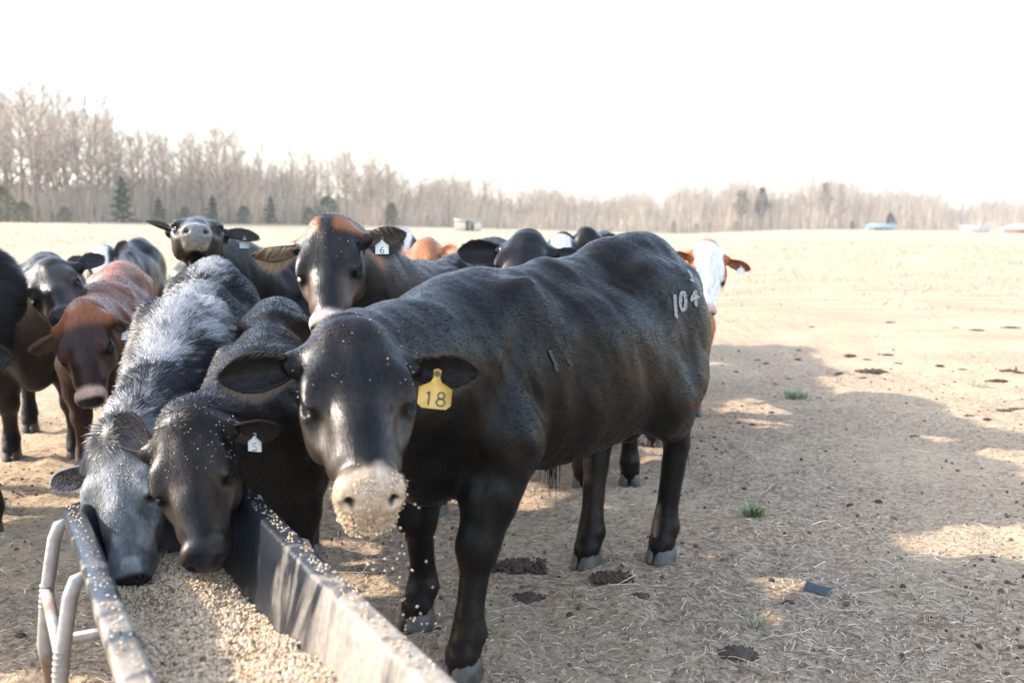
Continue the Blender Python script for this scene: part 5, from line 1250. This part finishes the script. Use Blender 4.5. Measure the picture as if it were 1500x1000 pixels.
for k in range(5): bx('post', ((-17 + k * 8.3) * u, 0, 0), ((-16 + k * 8.3) * u, .2, 5 * u), M_WOODP, bl); bx('post', ((-17 + k * 8.3) * u, 4, 0), ((-16 + k * 8.3) * u, 4.2, 5 * u), M_WOODP, bl)
A = Acc(); A.add([(-19 * u, -.6, 4.8 * u), (19 * u, -.6, 4.8 * u), (19 * u, 2.1, 9.8 * u), (-19 * u, 2.1, 9.8 * u), (19 * u, 4.8, 4.8 * u), (-19 * u, 4.8, 4.8 * u)], [[0, 1, 2, 3], [3, 2, 4, 5]], [[1, 4, 2], [0, 3, 5]]); link('roof', A.mesh('roof', False), M_BLU, bl)
bx('back_wall', (-18 * u, 3.8, 0), (18 * u, 3.95, 4.8 * u), M_WOODP, bl)
d = 240.; u = d / 1458
wt_ = root_at('white_trailer', 'long white trailer like building far off at the right', 'trailer', 1428, d)
bx('body', (-17 * u, 0, 1.2 * u), (17 * u, 3, 8.2 * u), M_WHT, wt_); bx('roof', (-17.4 * u, -.1, 8.2 * u), (17.4 * u, 3.1, 9 * u), M_TIN, wt_); bx('skirt', (-16.5 * u, .1, 0), (16.5 * u, 2.9, 1.2 * u), M_TIN, wt_)
for k in range(4): bx('window', ((-13 + 8 * k) * u, -.05, 4 * u), ((-11 + 8 * k) * u, .0, 6 * u), M_GLS, wt_)
d = 240.; u = d / 1458
rb = root_at('red_barn', 'red barn with grey tin roof cut off by the right edge', 'barn', 1507, d)
bx('wall', (-23 * u, 0, 0), (24 * u, 8, 6.5 * u), M_RED, rb); A = Acc(); A.add([(-26 * u, -.5, 6.2 * u), (26 * u, -.5, 6.2 * u), (14 * u, 4, 14 * u), (-14 * u, 4, 14 * u), (26 * u, 8.5, 6.2 * u), (-26 * u, 8.5, 6.2 * u)], [[0, 1, 2, 3], [3, 2, 4, 5]], [[1, 4, 2], [0, 3, 5]]); link('roof', A.mesh('roof', False), M_TIN, rb)
bx('door', (-6 * u, -.06, 0), (0, 0, 5 * u), M_WHT, rb); bx('window', (-17 * u, -.05, 2.5 * u), (-14 * u, 0, 4.5 * u), M_GLS, rb)
d = 238.; tank = root_at('white_tank', 'tiny white upright tank between the white trailer and the red barn', 'tank', 1463, d); A = Acc(); A.tube([(0, 0, 0), (0, 0, .9), (0, 0, 1.1)], [.35, .35, .15], 12); link('shell', A.mesh('shell'), M_WHT, tank)
# ------------------------------------------------------------------ warm bright haze over the whole place
hz = bpy.data.materials.new('haze_air'); hz.use_nodes = True; hn = hz.node_tree; hn.nodes.clear(); ho = hn.nodes.new('ShaderNodeOutputMaterial'); hv = hn.nodes.new('ShaderNodeVolumePrincipled')
hv.inputs['Color'].default_value = (.97, .97, .97, 1); hv.inputs['Density'].default_value = .0006; hv.inputs['Anisotropy'].default_value = .2; hn.links.new(hv.outputs[0], ho.inputs['Volume'])
A = Acc(); A.box((-760, -140, -8), (760, 900, 34)); link('haze', A.mesh('haze', False), hz, kind='stuff', label='thin bright haze lying over the field and the far wood', cat='haze')
print('script total %.1fs' % (time.time() - T0))
